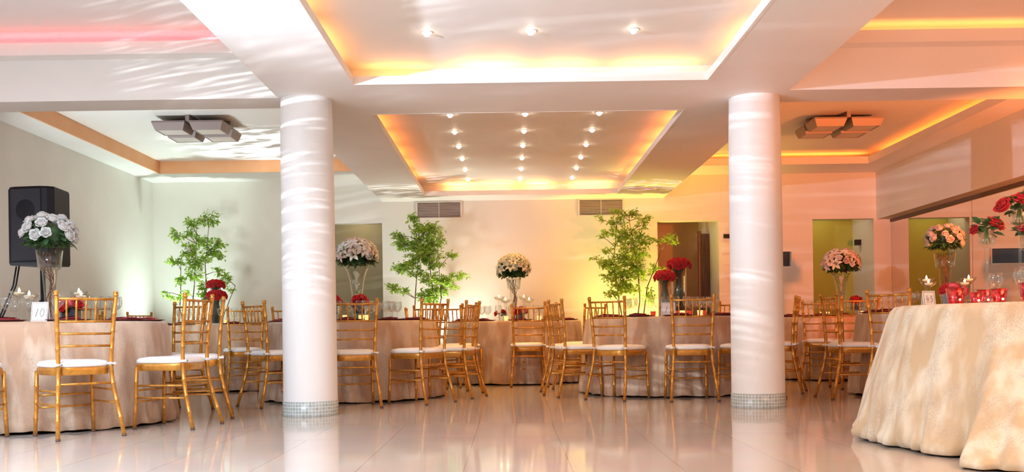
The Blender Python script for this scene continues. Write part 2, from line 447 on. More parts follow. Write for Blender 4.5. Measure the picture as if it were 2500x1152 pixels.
# inner walls of the coves, side faces of the long soffit
cv = .24
iw = MB()
for (a, c) in ((1.5, YN), (YC0, YC1)):
    iw.box(C0 - cv - .03, C0 - cv, a - cv, c + cv, ZS + .02, 2.66).box(C1 + cv, C1 + cv + .03, a - cv, c + cv, ZS + .02, 2.66)
    iw.box(C0 - cv, C1 + cv, a - cv - .03, a - cv, ZS + .02, 2.66).box(C0 - cv, C1 + cv, c + cv, c + cv + .03, ZS + .02, 2.66)
struct('trim_3', iw, 'ceiling_paint')
struct('trim_4', MB().box(XI0, XI0 + .03, YF, YB, ZS + .02, 3.05).box(XI1 - .03, XI1, YF, YB, ZS + .02, 3.05), 'ceiling_paint')
# cross beams at the columns, left and right
struct('ceiling_beam_left', MB().box(XL, XI0, 7.70, 8.05, ZS, 3.05), 'ceiling_paint')
struct('ceiling_beam_right', MB().box(XI1, XR, 7.68, 8.1, ZS, 3.05), 'ceiling_paint')
# side bays
BAYS = {'near_left': (XL, XI0, YF, 7.70, -4.67, -2.1, 2.4, 7.55), 'far_left': (XL, XI0, 8.05, YB, -4.67, -2.1, 8.4, 13.2),
        'near_right': (XI1, XR, YF, 7.68, 2.5, 4.85, 2.4, 7.53), 'far_right': (XI1, XR, 8.1, YB, 2.5, 4.85, 8.5, 13.2)}
k = 5
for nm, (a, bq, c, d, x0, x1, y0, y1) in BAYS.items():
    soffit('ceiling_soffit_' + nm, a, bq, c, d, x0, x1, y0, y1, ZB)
    lip('trim_%d' % k, x0, x1, y0, y1, ZB, .165 if nm == 'far_left' else .095, 'orange_glow_paint' if nm == 'far_left' else 'ceiling_paint'); k += 1

# light strips hidden in the coves
ORG = (1.0, 0.20, 0.03); WRM = (1.0, 0.38, 0.10); PNK = (1.0, 0.025, 0.03)
UP = (PI, 0, 0)
def strip(x, y, z, lx, ly, e, c):
    light('AREA', 'cove_lamp', (x, y, z), e, c, lx, ly, rot=UP)
E = 1.0
n = 0
y = 9.05
while y + .62 < YC1 + .2:            # far coffer: short tubes with gaps along both sides
    strip(C0 - .13, y + .31, ZS + .04, .05, .62, 1.9, ORG); strip(C1 + .13, y + .31, ZS + .04, .05, .62, 1.9, ORG); y += .81
for a, c in ((-.83, -.46), (-.38, .06), (.28, .56), (.90, 1.40)):
    strip((a + c) / 2, YC1 + .13, ZS + .04, c - a, .05, 2.9, WRM)
y = 1.8
while y + .9 < YN + .2:
    strip(C0 - .13, y + .45, ZS + .04, .05, .85, 1.5, WRM); strip(C1 + .13, y + .45, ZS + .04, .05, .85, 1.2, WRM); y += 1.14
for a, c, e in ((-1.05, -.62, 1.1), (-.34, .10, 2.6), (.28, .62, 1.1), (.86, 1.42, 1.7)):
    strip((a + c) / 2, YN + .13, ZS + .04, c - a, .05, e, WRM)
strip(-3.4, 7.62, ZB + .05, 2.5, .04, 19, PNK)
strip(3.7, 7.60, ZB + .05, 2.3, .04, 2.6, (1.0, 0.30, 0.06))
strip(3.7, 13.35, ZB + .05, 2.3, .06, 6, (1.0, 0.22, 0.03))
strip(5.0, 10.8, ZB + .05, .06, 4.6, 10, (1.0, 0.17, 0.02))
strip(2.33, 10.8, ZB + .05, .06, 4.6, 9, (1.0, 0.22, 0.04))

# columns with mosaic feet
for nm, x, y in (('column', -1.585, 7.78), ('column', 2.0, 7.95)):
    o = struct(nm, MB().lathe([(.2, ZS + .01), (.2, ZS), (.206, ZS - .3), (.212, .118), (.212, 0.0)], 64, (x, y, 0)), 'column_paint')
    o.data.polygons.foreach_set('use_smooth', [True] * len(o.data.polygons))
    band = MB().lathe([(.217, 0.001), (.217, .112), (.212, .115)], 64, (x, y, 0)).build('tile_band', 'mosaic', o, True)
    uvl = band.data.uv_layers.new(name='uv')
    for poly in band.data.polygons:
        j = poly.index % 64; i = poly.index // 64
        for li, (du, dv) in zip(poly.loop_indices, ((0, 0), (1, 0), (1, 1), (0, 1))):
            uvl.data[li].uv = ((j + du) * 2 * PI * .217 / 64 * (0.0262 * 52 / (2 * PI * .217)), (i + dv) * .112 + .006)

# ------------------------------------------------------------------ ceiling furniture
def make_downlight():
    t = empty('downlight', cat='downlight')
    MB().lathe([(.032, -.004), (.040, -.005), (.043, 0.0)], 20).build('rim', 'ceiling_paint', t, True)
    MB().lathe([(.0005, -.030), (.012, -.027), (.021, -.018), (.023, -.008), (.020, -.001)], 16).build('bulb', 'lamp_glow', t, True)
    return t
dl = Proto(make_downlight())
ROWN = ['left', 'middle', 'right']
ORD = ['closest to the back wall', 'second from the back wall', 'third from the back wall', 'fourth from the back wall', 'fifth from the back wall', 'furthest from the back wall']
for ci, x in enumerate((-.53, .17, .86)):
    for ri in range(6):
        yy = 13.08 - .785 * ri
        dl.put((x, yy, 2.66), 0, 'round downlight in the %s row of the far coffer, %s' % (ROWN[ci], ORD[ri]), 'downlights in the far coffer')
        light('SPOT', 'downlight_beam', (x, yy, 2.645), 40, (1.0, 0.47, 0.065), aim=(x, yy, 0), spot=R(130), blend=1.0, rad=.03)
    for ri, yy in enumerate((6.62, 5.80)):
        dl.put((x, yy, 2.66), 0, 'round downlight in the %s row of the near coffer, %s' % (ROWN[ci], ('closest to the columns', 'touching the frame top')[ri]), 'downlights in the near coffer')
        light('SPOT', 'downlight_beam', (x, yy, 2.645), 16, (1.0, 0.68, 0.40), aim=(x, yy, 0), spot=R(130), blend=1.0, rad=.03)

def make_fixture():
    t = empty('ceiling_light', cat='ceiling light')
    for ix in (0, 1):
        for iy in (0, 1):
            x = -.188 + .376 * ix; y = -.188 + .376 * iy
            m = MB()
            rs = [[(x + sx * h, y + sy * h, z) for sx, sy in ((-1, -1), (1, -1), (1, 1), (-1, 1))] for h, z in ((.165, -.062), (.165, -.078), (.138, -.15), (.128, -.15), (.128, -.143))]
            b_ = m.rings(rs, True, False).box(x - .165, x + .165, y - .165, y + .165, -.064, -.060).build('lamp_shade', 'fixture_metal', t)
            MB().box(x - .128, x + .128, y - .128, y + .128, -.146, -.141).build('diffuser', 'diffuser', b_)
    MB().box(-.34, .34, -.02, .02, -.062, 0).box(-.02, .02, -.34, .34, -.062, 0).build('mount', 'fixture_metal', t)
    return t
fx = Proto(make_fixture())
fx.put((-3.38, 10.75, 2.97), 0, 'ceiling light of four grey square shades on the white left ceiling', 'four-shade ceiling lights', 1.06)
fx.put((3.72, 11.05, 2.97), 0, 'ceiling light of four square shades on the orange-lit right ceiling', 'four-shade ceiling lights', 1.06)

def make_vent():
    t = empty('air_vent', cat='air vent')
    MB().box(-.31, .31, -.012, 0, -.11, .11).build('backing', 'vent_dark', t)
    f = MB().box(-.33, .33, -.03, 0, .105, .125).box(-.33, .33, -.03, 0, -.125, -.105).box(-.33, -.305, -.03, 0, -.105, .105).box(.305, .33, -.03, 0, -.105, .105)
    f.box(-.004, .004, -.027, 0, -.105, .105).build('frame', 'vent', t)
    for i in range(17):
        z = -.098 + .01225 * i
        MB().box(-.305, .305, -.026, -.010, -.0024, .0024, Matrix.Translation((0, 0, z)) @ Matrix.Rotation(R(18), 4, 'X')).build('slat', 'slat', t)
    return t
av = Proto(make_vent())
av.put((-.985, YB, 2.36), 0, 'rectangular louvred air vent high on the back wall above the middle plant', 'air vents')
av.put((1.32, YB, 2.365), 0, 'rectangular louvred air vent above the plant beside the brown doorway', 'air vents')

t = empty('notice_holder', (3.16, YB, 1.6), 0, 'pale wall rack of paper notices partly hidden behind the right column', 'notice rack')
MB().box(-.13, .13, -.012, 0, -.27, .25).build('board', 'wall_paint', t)
for i in range(3):
    MB().box(-.1, .1, -.03, -.012, -.25 + i * .17, -.11 + i * .17).build('pocket', 'paper', t)
MB().box(-.1, .1, -.02, -.0, .30, .36).build('sign', 'black', t)
tag(MB().box(5.12, 5.20, 14.50, 14.57, 1.82, 1.90).build('wall_speaker', 'black'), 'small black box speaker on the side wall inside the green doorway', 'speaker')

# dim lamps in the passages behind the openings
light('AREA', 'passage_lamp', (-2.2, 14.55, 2.43), 2.6, (1.0, 0.80, 0.55), .4, .3, rot=(0, 0, 0))
light('AREA', 'passage_lamp', (2.3, 14.9, 2.43), 1.7, (1.0, 0.52, 0.27), .4, .3, rot=(0, 0, 0))
light('AREA', 'passage_lamp', (4.6, 14.5, 2.43), 1.9, (1.0, 0.78, 0.45), .4, .3, rot=(0, 0, 0))

# ------------------------------------------------------------------ speaker on its stand
t = empty('loudspeaker', (-4.15, 8.75, 0), R(-8), 'large black loudspeaker box raised on a stand by the left wall', 'loudspeaker')
pr = [(-.235, .20), (-.16, -.19), (-.12, -.215), (.12, -.215), (.16, -.19), (.235, .20)]
def prism(pr, z0, z1, sc0=1.0):
    m = MB(); m.rings([[(x * sc0, y * sc0, z0) for x, y in pr], [(x, y, z0 + .02) for x, y in pr], [(x, y, z1 - .02) for x, y in pr], [(x * sc0, y * sc0, z1) for x, y in pr]])
    return m
sharp(prism([(-.22, -.15), (-.18, -.20), (-.12, -.225), (.12, -.225), (.18, -.20), (.22, -.15), (.14, .20), (-.14, .20)], 1.275, 1.955, .96).build('cabinet', 'black', t), 20)
MB().box(-.14, .14, -.236, -.215, 1.31, 1.93).build('grille', 'black_mesh', t)
MB().lathe([(.001, .006), (.05, .008), (.09, .0)], 24).build('horn', 'black', t, True).matrix_local = Matrix.Translation((0, -.236, 1.75)) @ Matrix.Rotation(R(90), 4, 'X')
MB().box(-.232, -.205, -.12, .06, 1.42, 1.56).box(-.232, -.205, -.12, .06, 1.72, 1.9).build('handle', 'black', t)
st = empty('speaker_stand', (-4.15, 8.75, 0), R(-8), 'black tripod stand carrying the large loudspeaker', 'speaker stand')
MB().tube([(0, 0, .25), (0, 0, 1.26)], .022, 12).build('pole', 'black', st, True)
MB().tube([(0, 0, .9), (0, 0, .97)], .034, 12).build('collar', 'black', st, True)
for a in (90, 210, 330):
    c, s_ = math.cos(R(a)), math.sin(R(a))
    MB().tube([(.03 * c, .03 * s_, .95), (.33 * c, .33 * s_, .02)], .012, 8).tube([(.02 * c, .02 * s_, .35), (.19 * c, .19 * s_, .44)], .009, 6).build('leg', 'black', st, True)
for i, (x0, nm) in enumerate(((-4.35, 'left'), (-4.31, 'right'))):
    q = .03 * i; pts = [(x0, 8.68 - q, 1.27), (x0 - .02, 8.66 - q, 1.1), (x0 - .10, 8.6 - q, .85), (x0 - .17 - q, 8.5 - q, .55), (x0 - .2, 8.5 - q, .25), (x0 - .15, 8.55 - q, .01)]
    tag(MB().tube(pts, .008, 6).build('speaker_cable', 'black', None, True), 'thin black cable hanging slack from the loudspeaker, the %s of the two' % nm, 'cable', 'loudspeaker cables')

# ------------------------------------------------------------------ chair
def post_tube(m, pts, r, seg=10, step=.115):
    """bamboo-turned rod: rings of slightly larger radius along a smooth path"""
    P = [Vector(p) for p in pts]
    out = []
    for i in range(len(P) - 1):
        p0 = P[max(i - 1, 0)]; p1 = P[i]; p2 = P[i + 1]; p3 = P[min(i + 2, len(P) - 1)]
        for k in range(8):
            u = k / 8
            out.append(.5 * ((2 * p1) + (p2 - p0) * u + (2 * p0 - 5 * p1 + 4 * p2 - p3) * u * u + (3 * p1 - p0 - 3 * p2 + p3) * u ** 3))
    out.append(P[-1])
    ln = [0]
    for i in range(1, len(out)): ln.append(ln[-1] + (out[i] - out[i - 1]).length)
    tot = ln[-1]
    def at(d):
        for i in range(1, len(out)):
            if ln[i] >= d:
                q = (d - ln[i - 1]) / max(1e-9, ln[i] - ln[i - 1]); return out[i - 1].lerp(out[i], q)
        return out[-1]
    ds = [0]; rr = [r]
    kn = max(1, round(tot / step)); st_ = tot / kn
    for j in range(1, kn):
        c = j * st_
        ds += [c - .008, c - .003, c + .003, c + .008]; rr += [r, r * 1.22, r * 1.22, r]
    ds.append(tot); rr.append(r)
    m.tube([at(d) for d in ds], rr, seg)
    return m

def make_chair():
    t = empty('chiavari_chair', cat='chair')
    def outline(hw_f, hw_b, yf, yb, z, n=40, e=4.5):
        r = []
        for i in range(n):
            a = 2 * PI * i / n; c, s_ = math.cos(a), math.sin(a)
            x = math.copysign(abs(c) ** (2 / e), c); y = math.copysign(abs(s_) ** (2 / e), s_)
            yy = (yf + yb) / 2 + y * (yf - yb) / 2
            hw = hw_b + (hw_f - hw_b) * (y + 1) / 2
            r.append((x * hw, yy, z))
        return r
    sf = MB().rings([outline(.195, .168, .185, -.195, .402), outline(.200, .172, .19, -.198, .408), outline(.202, .174, .192, -.2, .445), outline(.196, .17, .186, -.195, .452)])
    sharp(sf.build('seat', 'gold', t), 40)
    cu = MB().rings([outline(.19, .165, .18, -.19, .450, e=4), outline(.207, .178, .197, -.205, .458, e=3.6), outline(.209, .180, .199, -.207, .474, e=3.4), outline(.198, .170, .188, -.197, .488, e=3.2), outline(.15, .125, .14, -.15, .496, e=3), outline(.06, .05, .06, -.06, .4985, e=2.5)])
    c_ = cu.build('seat_cushion', 'cushion', t, True)
    for sx in (-1, 1):
        MB().tube([(sx * .150, -.170, .468), (sx * .158, -.212, .470), (sx * .180, -.214, .470), (sx * .196, -.185, .468)], .009, 8).build('tie', 'cushion', c_, True)
        m = post_tube(MB(), [(sx * .207, -.275, .012), (sx * .192, -.232, .17), (sx * .172, -.194, .34), (sx * .166, -.185, .46), (sx * .174, -.194, .66), (sx * .187, -.222, .905)], .0138, 10)
        m.lathe([(.0138, 0), (.018, .004), (.018, .010), (.012, .014), (.017, .021), (.016, .028), (.006, .032), (.001, .032)], 10, (sx * .187, -.222, .905))
        lg = m.build('rear_leg', 'gold', t, True)
        MB().lathe([(.0, .001), (.0155, .001), (.015, .014), (.0, .014)], 10, (sx * .207, -.275, 0)).build('foot_cap', 'gold_dark', lg, True)
        m = post_tube(MB(), [(sx * .188, .175, .012), (sx * .182, .165, .22), (sx * .178, .16, .43)], .0132, 10)
        lg = m.build('front_leg', 'gold', t, True)
        MB().lathe([(.0, .001), (.0148, .001), (.0145, .014), (.0, .014)], 10, (sx * .188, .175, 0)).build('foot_cap', 'gold_dark', lg, True)
    def rail(name, p, q, r=.0082, step=.12, **k):
        return post_tube(MB(), [p, q], r, 8, step).build(name, 'gold', t, True)
    def px(z):    # post x and y at height z
        K = [(.012, .207, -.275), (.17, .192, -.232), (.34, .172, -.194), (.46, .166, -.185), (.66, .174, -.194), (.905, .187, -.222)]
        for (z0, x0, y0), (z1, x1, y1) in zip(K, K[1:]):
            if z <= z1:
                u = (z - z0) / (z1 - z0); return x0 + (x1 - x0) * u, y0 + (y1 - y0) * u
        return K[-1][1:]
    for z in (.885, .742, .664, .586):
        x, y = px(z); rail('back_rail', (-x, y, z), (x, y, z), .0088 if z > .8 else .0078)
    for i in range(5):
        x1, y1 = px(.885); x0, y0 = px(.742); u = -1 + 2 * (i + 1) / 6
        rail('spindle', (u * x0, y0, .742), (u * x1, y1, .885), .0062, .05)
    x, y = px(.345); rail('stretcher', (-x, y, .345), (x, y, .345))
    for z in (.265, .185): rail('stretcher', (-.182, .167, z), (.182, .167, z), .0072)
    for sx in (-1, 1):
        for z in (.30, .215):
            x, y = px(z); rail('stretcher', (sx * x, y, z), (sx * .182, .167, z), .0072)
    return t
chair = Proto(make_chair())

T = {1: (-3.44, 7.36), 2: (-1.57, 9.75), 3: (.056, 12.30), 4: (1.60, 9.90), 5: (4.05, 12.2), 6: (4.05, 9.0), 7: (3.03, 5.37), 9: (-3.46, 11.7)}
G = 'gold banquet chairs around the tables'
def put_chair(x, y, tb, label, turn=0, pull=0):
    """x, y: midpoint of the rear feet; the chair faces its table, turned by some degrees"""
    cx, cy = T[tb]
    a = math.atan2(cy - y, cx - x) + R(turn)
    d = Vector((math.cos(a), math.sin(a)))
    gap = 1.30 - math.hypot(cx - x, cy - y)
    if gap > 0: x -= gap * (cx - x) / (1.30 - gap); y -= gap * (cy - y) / (1.30 - gap)
    p = Vector((x, y)) + d * .275
    chair.put((p.x, p.y, 0), a - PI / 2, 'gold bamboo-style chair ' + label, G)
def ring_chair(tb, az, label, r=1.39, turn=0):
    cx, cy = T[tb]
    put_chair(cx + r * math.cos(R(az)), cy + r * math.sin(R(az)), tb, label, turn)

put_chair(-2.655, 6.22, 1, 'seen from behind, standing alone in front of the card table', 10)
put_chair(-2.13, 6.90, 1, 'side-on at the open right side of the leftmost table', 8)
put_chair(-2.20, 7.72, 1, 'seen edge-on, overlapped by the side-on chair of the leftmost table')
ring_chair(1, -92, 'cut off by the picture edge, only its seat corner showing', 1.40)
ring_chair(1, 60, 'facing the camera below the slender-stemmed corner plant')
ring_chair(1, 101, 'behind the leftmost table, right of the tall rose vase')
ring_chair(1, 141, 'behind the leftmost table, under the loudspeaker stand')
put_chair(-2.79, 10.42, 9, 'before the twin carnation table, near the left column', -4)
ring_chair(9, 152, 'of the twin carnation table closest to the room corner')
ring_chair(9, 192, 'at the side of the twin carnation table facing the left wall')
put_chair(-2.29, 8.60, 2, 'seen from behind just left of the left column', -14)
put_chair(-1.30, 8.30, 2, 'half hidden by the left column, its right side showing', 4)
put_chair(-.62, 8.75, 2, 'side-on right of the left column with its seat turned left', 12)
put_chair(-.36, 9.48, 2, 'edge-on, second to the right of the left column', -5)
ring_chair(2, 25, 'edge-on directly behind another edge-on chair of the calla table', 1.32)
ring_chair(2, 60, 'facing the camera in front of the middle plant', 1.38)
ring_chair(2, 130, 'with one rear post showing left of the left column', 1.39)
ring_chair(3, 184, 'at the far left side of the centre table', 1.40)
ring_chair(3, 235, 'at the near left of the centre table, seat facing right', 1.38)
put_chair(.21, 11.03, 3, 'seen squarely from behind at the centre table below the lily dome', -5)
put_chair(1.03, 11.35, 3, 'at the near right of the centre table, behind another chair', 0)
put_chair(.42, 9.45, 4, 'edge-on left of the twin vase table, the nearer of an overlapping pair', -4)
put_chair(.53, 10.30, 4, 'edge-on left of the twin vase table, the further of an overlapping pair')
put_chair(.84, 8.80, 4, 'at the near left of the twin vase table, seat turned right', -4)
put_chair(1.60, 8.53, 4, 'seen squarely from behind just left of the right column', 0)
ring_chair(4, -61, 'mostly hidden by the right column, seat showing at its left', 1.39)
put_chair(2.74, 9.55, 4, 'edge-on against the right edge of the right column', -4)
ring_chair(4, 48, 'at the far side of the twin vase table beside the column', 1.39)
put_chair(3.45, 10.98, 5, 'first right of the right column, facing the calla vase')
put_chair(3.53, 9.85, 5, 'seen from behind between the two right tables', 12)
put_chair(2.83, 8.74, 6, 'edge-on between the calla vase and the right column', -9)
put_chair(3.03, 7.95, 6, 'seen from behind beside the large ivory cloth', -8)
ring_chair(6, 60, 'on the mirror side behind the pink rose vase', 1.39)

# ------------------------------------------------------------------ tables and cloths
TZ = .752
def make_table():
    t = empty('round_table', cat='table')
    MB().lathe([(.001, .72), (.79, .72), (.80, .728), (.79, .742), (.001, .742)], 48).build('tabletop', 'dark_wood', t)
    for a in (45, 135, 225, 315):
        c, s_ = math.cos(R(a)), math.sin(R(a))
        MB().tube([(.45 * c, .45 * s_, .72), (.52 * c, .52 * s_, .0)], .016, 8).build('leg', 'chrome', t, True)
    return t
table = Proto(make_table())
TL = {1: 'leftmost table', 2: 'calla vase table behind the left column', 3: 'centre back table',
      4: 'table left of the right column', 5: 'table before the green doorway', 6: 'pink rose vase table', 7: 'ivory table at the right edge', 9: 'back left table'}

def hash_noise(tb):
    rnd = random.Random(tb * 13 + 1)
    k = [(rnd.randint(5, 11), rnd.random() * 6.28, 1.0) for _ in range(3)] + [(rnd.randint(13, 29), rnd.random() * 6.28, .7) for _ in range(5)]
    return lambda a: sum(w_ * math.sin(n_ * a + p_) for n_, p_, w_ in k) / 3.2

def make_cloth(tb):
    cx, cy = T[tb]
    nz = hash_noise(tb); nz2 = hash_noise(tb + 40)
    big = tb == 7
    n = 420 if big else 300
    if big: prof = [(.0, .752, 0), (.5, .752, 0), (.835, .752, 0), (.862, .748, .05), (.885, .725, .15), (.905, .67, .3), (.935, .56, .5), (.97, .44, .7), (1.005, .32, .85), (1.03, .20, 1), (1.048, .12, 1.1), (1.065, .07, 1.3), (1.078, .035, 1.5), (1.07, .012, 1.6), (1.045, .006, 1.6)]
    else: prof = [(.0, .752, 0), (.5, .752, 0), (.800, .752, 0), (.821, .748, .05), (.832, .73, .15), (.839, .68, .35), (.849, .58, .6), (.858, .46, .85), (.868, .32, 1), (.879, .18, 1.1), (.888, .07, 1.15), (.890, .012, 1.15), (.884, .005, 1.1)]
    rs = []
    for r, z, amp in prof:
        ring = []
        for i in range(n):
            a = 2 * PI * i / n - PI
            rr = max(r, .001); zz = z
            if r > .81:
                f = nz(a); g = nz2(a + .12 * math.sin(9 * z))
                fold = .5 * f + .5 * g * (1 - z)
                fold = math.copysign(abs(fold) ** .8, fold)
                rr += amp * ((.027 if not big else .032) * fold + .007 * math.sin(61 * a + 4 * f) * (1 - z))
                low = max(0, (.40 - z) / .40)
                rr += .018 * low * math.sin(31 * a + 9 * z + 3 * f)
                if big:
                    deg = math.degrees(a)
                    u = min(1, max(0, (deg + 141) / 5)); u = u * u * (3 - 2 * u)
                    v = min(1, max(0, (-70 - deg) / 25))
                    rr += .40 * u * v * (max(0, 1 - z / .75)) ** 1.9
                    # pooled hem: rolled bulges that sag onto the floor
                    if z < .15:
                        rr += .022 * math.sin(17 * a + 1.3) * (1 - z / .15); zz = z + .012 * (1 + math.sin(23 * a + 2)) * (1 if z > .02 else .3)
                else:
                    if z < .1: zz = z + .010 * (1 + nz2(a * 1.0)) * (1 - z / .1)
            zz = max(.004, zz)
            ring.append((rr * math.cos(a), rr * math.sin(a), zz))
        rs.append(ring)
    m = MB().rings(rs, True, False)
    o = m.build('tablecloth', 'ivory_cloth' if big else 'taupe_cloth', None, True, (cx, cy, 0))
    LB = {1: 'taupe lace cloth on the leftmost table, hanging to the floor', 2: 'taupe lace cloth on the table behind the left column', 3: 'golden-lit lace cloth on the centre back table',
          4: 'pink-taupe lace cloth on the table left of the right column', 5: 'orange-lit lace cloth on the table before the green doorway', 6: 'peach lace cloth partly hidden behind the large ivory cloth',
          7: 'large ivory lace cloth pooling on the floor at the right edge', 9: 'taupe lace cloth glimpsed behind the left chairs below twin carnation domes'}
    tag(o, LB[tb], 'tablecloth', 'floor-length lace tablecloths')
for tb in T:
    table.put((T[tb][0], T[tb][1], 0), 0, 'round banquet table under its cloth, the ' + TL[tb], 'round banquet tables')
    make_cloth(tb)

# ------------------------------------------------------------------ table settings
def make_plate():
    t = empty('charger_plate', cat='plate')
    MB().lathe([(.001, .004), (.10, .004), (.12, .009), (.155, .014), (.158, .012), (.12, .002), (.001, .0)], 32).build('plate', 'maroon', t, True)
    return t
def make_napkin():
    t = MB()
    t.box(-.10, .10, -.05, .05, 0, .007).box(-.07, .11, -.045, .04, .007, .013, Matrix.Rotation(R(7), 4, 'Z'))
    t.add([(-.1, -.05, .007), (.06, -.06, .012), (.09, .02, .022), (-.08, .05, .014)], [(0, 1, 2, 3)])
    o = t.build('napkin', 'napkin_red'); return tag(o, None, 'napkin')
def make_glass():
    t = empty('wine_glass', cat='wine glass')
    MB().lathe([(.0345, .0005), (.034, .002), (.012, .005), (.005, .011)], 20).build('foot', 'glass', t, True)
    MB().lathe([(.005, .011), (.0036, .03), (.0036, .075), (.006, .086)], 10).build('stem', 'glass', t, True)
    MB().lathe([(.006, .086), (.022, .097), (.036, .117), (.042, .140), (.041, .163), (.035, .190), (.034, .190), (.040, .163), (.041, .140), (.035, .118), (.021, .099), (.003, .090)], 24).build('bowl', 'glass', t, True)
    return t
plate = Proto(make_plate()); napkin = Proto(make_napkin()); wine = Proto(make_glass())
SET = {1: [-125, -92, -55, -17, 20, 60, 101, 141], 2: [-158, -117, -84, -48, -12, 22, 60, 130], 3: [-165, -125, -84, -45, -10, 25, 150, 90],
       4: [-200, -160, -125, -90, -52, -17, 15, 48], 5: [-160, -122, -100, -60, 150, 100], 6: [-168, -131, -95, 160, 110, 60], 9: [-110, -60, -25, 152, 192, 60]}
POS = {-90: 'nearest the camera', -45: 'front right', 0: 'right side', 45: 'rear right', 90: 'furthest from the camera', 135: 'rear left', 180: 'left side', -135: 'front left'}
for tb, azs in SET.items():
    cx, cy = T[tb]; seen = {}
    for k, az in enumerate(azs):
        c, s_ = math.cos(R(az)), math.sin(R(az))
        tn = TL[tb]
        az2 = (az + 180) % 360 - 180
        pb = min(POS, key=lambda q: abs((az2 - q + 180) % 360 - 180)); ps = POS[pb]
        if pb in seen: ps += ' again, further round'
        seen[pb] = 1
        plate.put((cx + .655 * c, cy + .655 * s_, TZ + .001), R(az), 'maroon charger plate, %s, %s' % (tn, ps), 'charger plates, ' + tn)
        napkin.put((cx + .64 * c, cy + .64 * s_, TZ + .016), R(az + random.uniform(-20, 20)), 'red napkin, %s, %s' % (tn, ps), 'red napkins, ' + tn)
        if tb == 1:
            offs = [(-9, .47), (8, .45)] if k != 2 else [(13, .46)]
        elif tb in (2, 4): offs = [(-13, .45), (0, .42), (13, .46)]
        else: offs = [(-10, .45), (9, .44)]
        for gi, (da, rr) in enumerate(offs):
            a = R(az + da)
            wine.put((cx + rr * math.cos(a), cy + rr * math.sin(a), TZ + .001), 0, '%swine glass, %s, %s' % (('', 'first ', 'second ', 'third ')[gi + 1] if len(offs) > 1 else 'lone ', tn, ps), 'wine glasses, ' + tn)
# glasses standing at the edge of the nearest tables
wine.put((-3.03, 6.60, TZ + .001), 0, 'clear wine glass standing right in front of the number card 10')
wine.put((2.86, 5.78, TZ + .001), 0, 'clear wine glass left of the red glass buckets')
for i, (x, y) in enumerate(((3.02, 5.72), (3.10, 5.80), (3.18, 5.70), (3.09, 5.93))):
    wine.put((x, y, TZ + .001), 0, 'clear wine glass behind the largest red bucket, ' + ('leftmost', 'one of the middle two', 'rightmost', 'one of the middle two')[i], 'wine glasses behind the largest red bucket', 1.18)

# ------------------------------------------------------------------ flowers
def petal_grid(m, a0, w_, prof, nu=4, cup=.0):
    """prof: list of (radius, height, width factor)"""
    b = len(m.v); nv = len(prof)
    for j, (r, z, wf) in enumerate(prof):
        for i in range(nu + 1):
            u = -1 + 2 * i / nu
            a = a0 + u * w_ * wf
            rr = r * (1 - cup * u * u)
            zz = z - .12 * r * u * u * (j / (nv - 1))
            m.v.append((rr * math.cos(a), rr * math.sin(a), zz))
    for j in range(nv - 1):
        for i in range(nu):
            m.f.append((b + j * (nu + 1) + i, b + j * (nu + 1) + i + 1, b + (j + 1) * (nu + 1) + i + 1, b + (j + 1) * (nu + 1) + i))

def rose_mb():
    """unit rose, about 1 wide, opening up +z, base at z=0"""
    m = MB(); rnd = random.Random(3)
    for L_, (n_, rb, rm, rt, h, w_) in enumerate(((3, .04, .10, .07, .62, 1.15), (4, .07, .19, .16, .60, .95), (4, .10, .29, .27, .55, .95), (5, .12, .38, .42, .46, .78), (5, .13, .43, .53, .33, .78))):
        for k in range(n_):
            a = 2 * PI * k / n_ + L_ * .7 + rnd.uniform(-.1, .1); q = rnd.uniform(.93, 1.07)
            petal_grid(m, a, w_, [(rb, 0.02, .6), (rm * q, h * .38, .95), (rm * 1.02 * q, h * .72, 1.0), (rt * q, h, .8), (rt * 1.12 * q, h * .985, .45)], cup=.08)
    m.ball((0, 0, .2), .16, 8, 5)
    return m
def lily_mb():
    m = MB()
    for k in range(6):
        a = 2 * PI * k / 6; w_ = .42 if k % 2 else .34
        for sgn in (1,):
            b = len(m.v); prof = [(.04, .0, .03), (.13, .22, .10), (.30, .36, .16), (.50, .38, .14), (.66, .28, .06), (.72, .20, .005)]
            for r, z, hw in prof:
                for u in (-1, -.4, 0, .4, 1):
                    hw2 = hw * (1.15 if k % 2 else .95)
                    x = r; y = u * hw2; zz = z + .05 * u * u
                    m.v.append((x * math.cos(a) - y * math.sin(a), x * math.sin(a) + y * math.cos(a), zz))
            for j in range(5):
                for i in range(4): m.f.append((b + j * 5 + i, b + j * 5 + i + 1, b + (j + 1) * 5 + i + 1, b + (j + 1) * 5 + i))
    return m
def carnation_mb():
    m = MB(); rnd = random.Random(5)
    for L_ in range(5):
        n_ = 26; rs = []
        r1 = .16 + .095 * L_; z1 = .52 - .075 * L_
        ra = [(0.03, .08), (r1 * .6, z1 * .6), (r1, z1)]
        for j, (r, z) in enumerate(ra):
            rs.append([((r * (1 + .16 * (j / 2) * math.sin(k * 2.4 + L_)) + rnd.uniform(-.015, .015)) * math.cos(2 * PI * k / n_),
                        (r * (1 + .16 * (j / 2) * math.sin(k * 2.4 + L_)) + rnd.uniform(-.015, .015)) * math.sin(2 * PI * k / n_),
                        z + (.055 if k % 2 else -.055) * (j / 2) + rnd.uniform(-.02, .02)) for k in range(n_)])
        m.rings(rs, True, False)
    return m
ROSE = {c: rose_mb().mesh('rose', c, True) for c in ('white_petal', 'pink_petal', 'red_petal', 'coral_petal', 'cream_petal')}
LILY = {c: lily_mb().mesh('lily', c, True) for c in ('white_petal', 'cream_petal', 'pink_petal')}
STAM = None
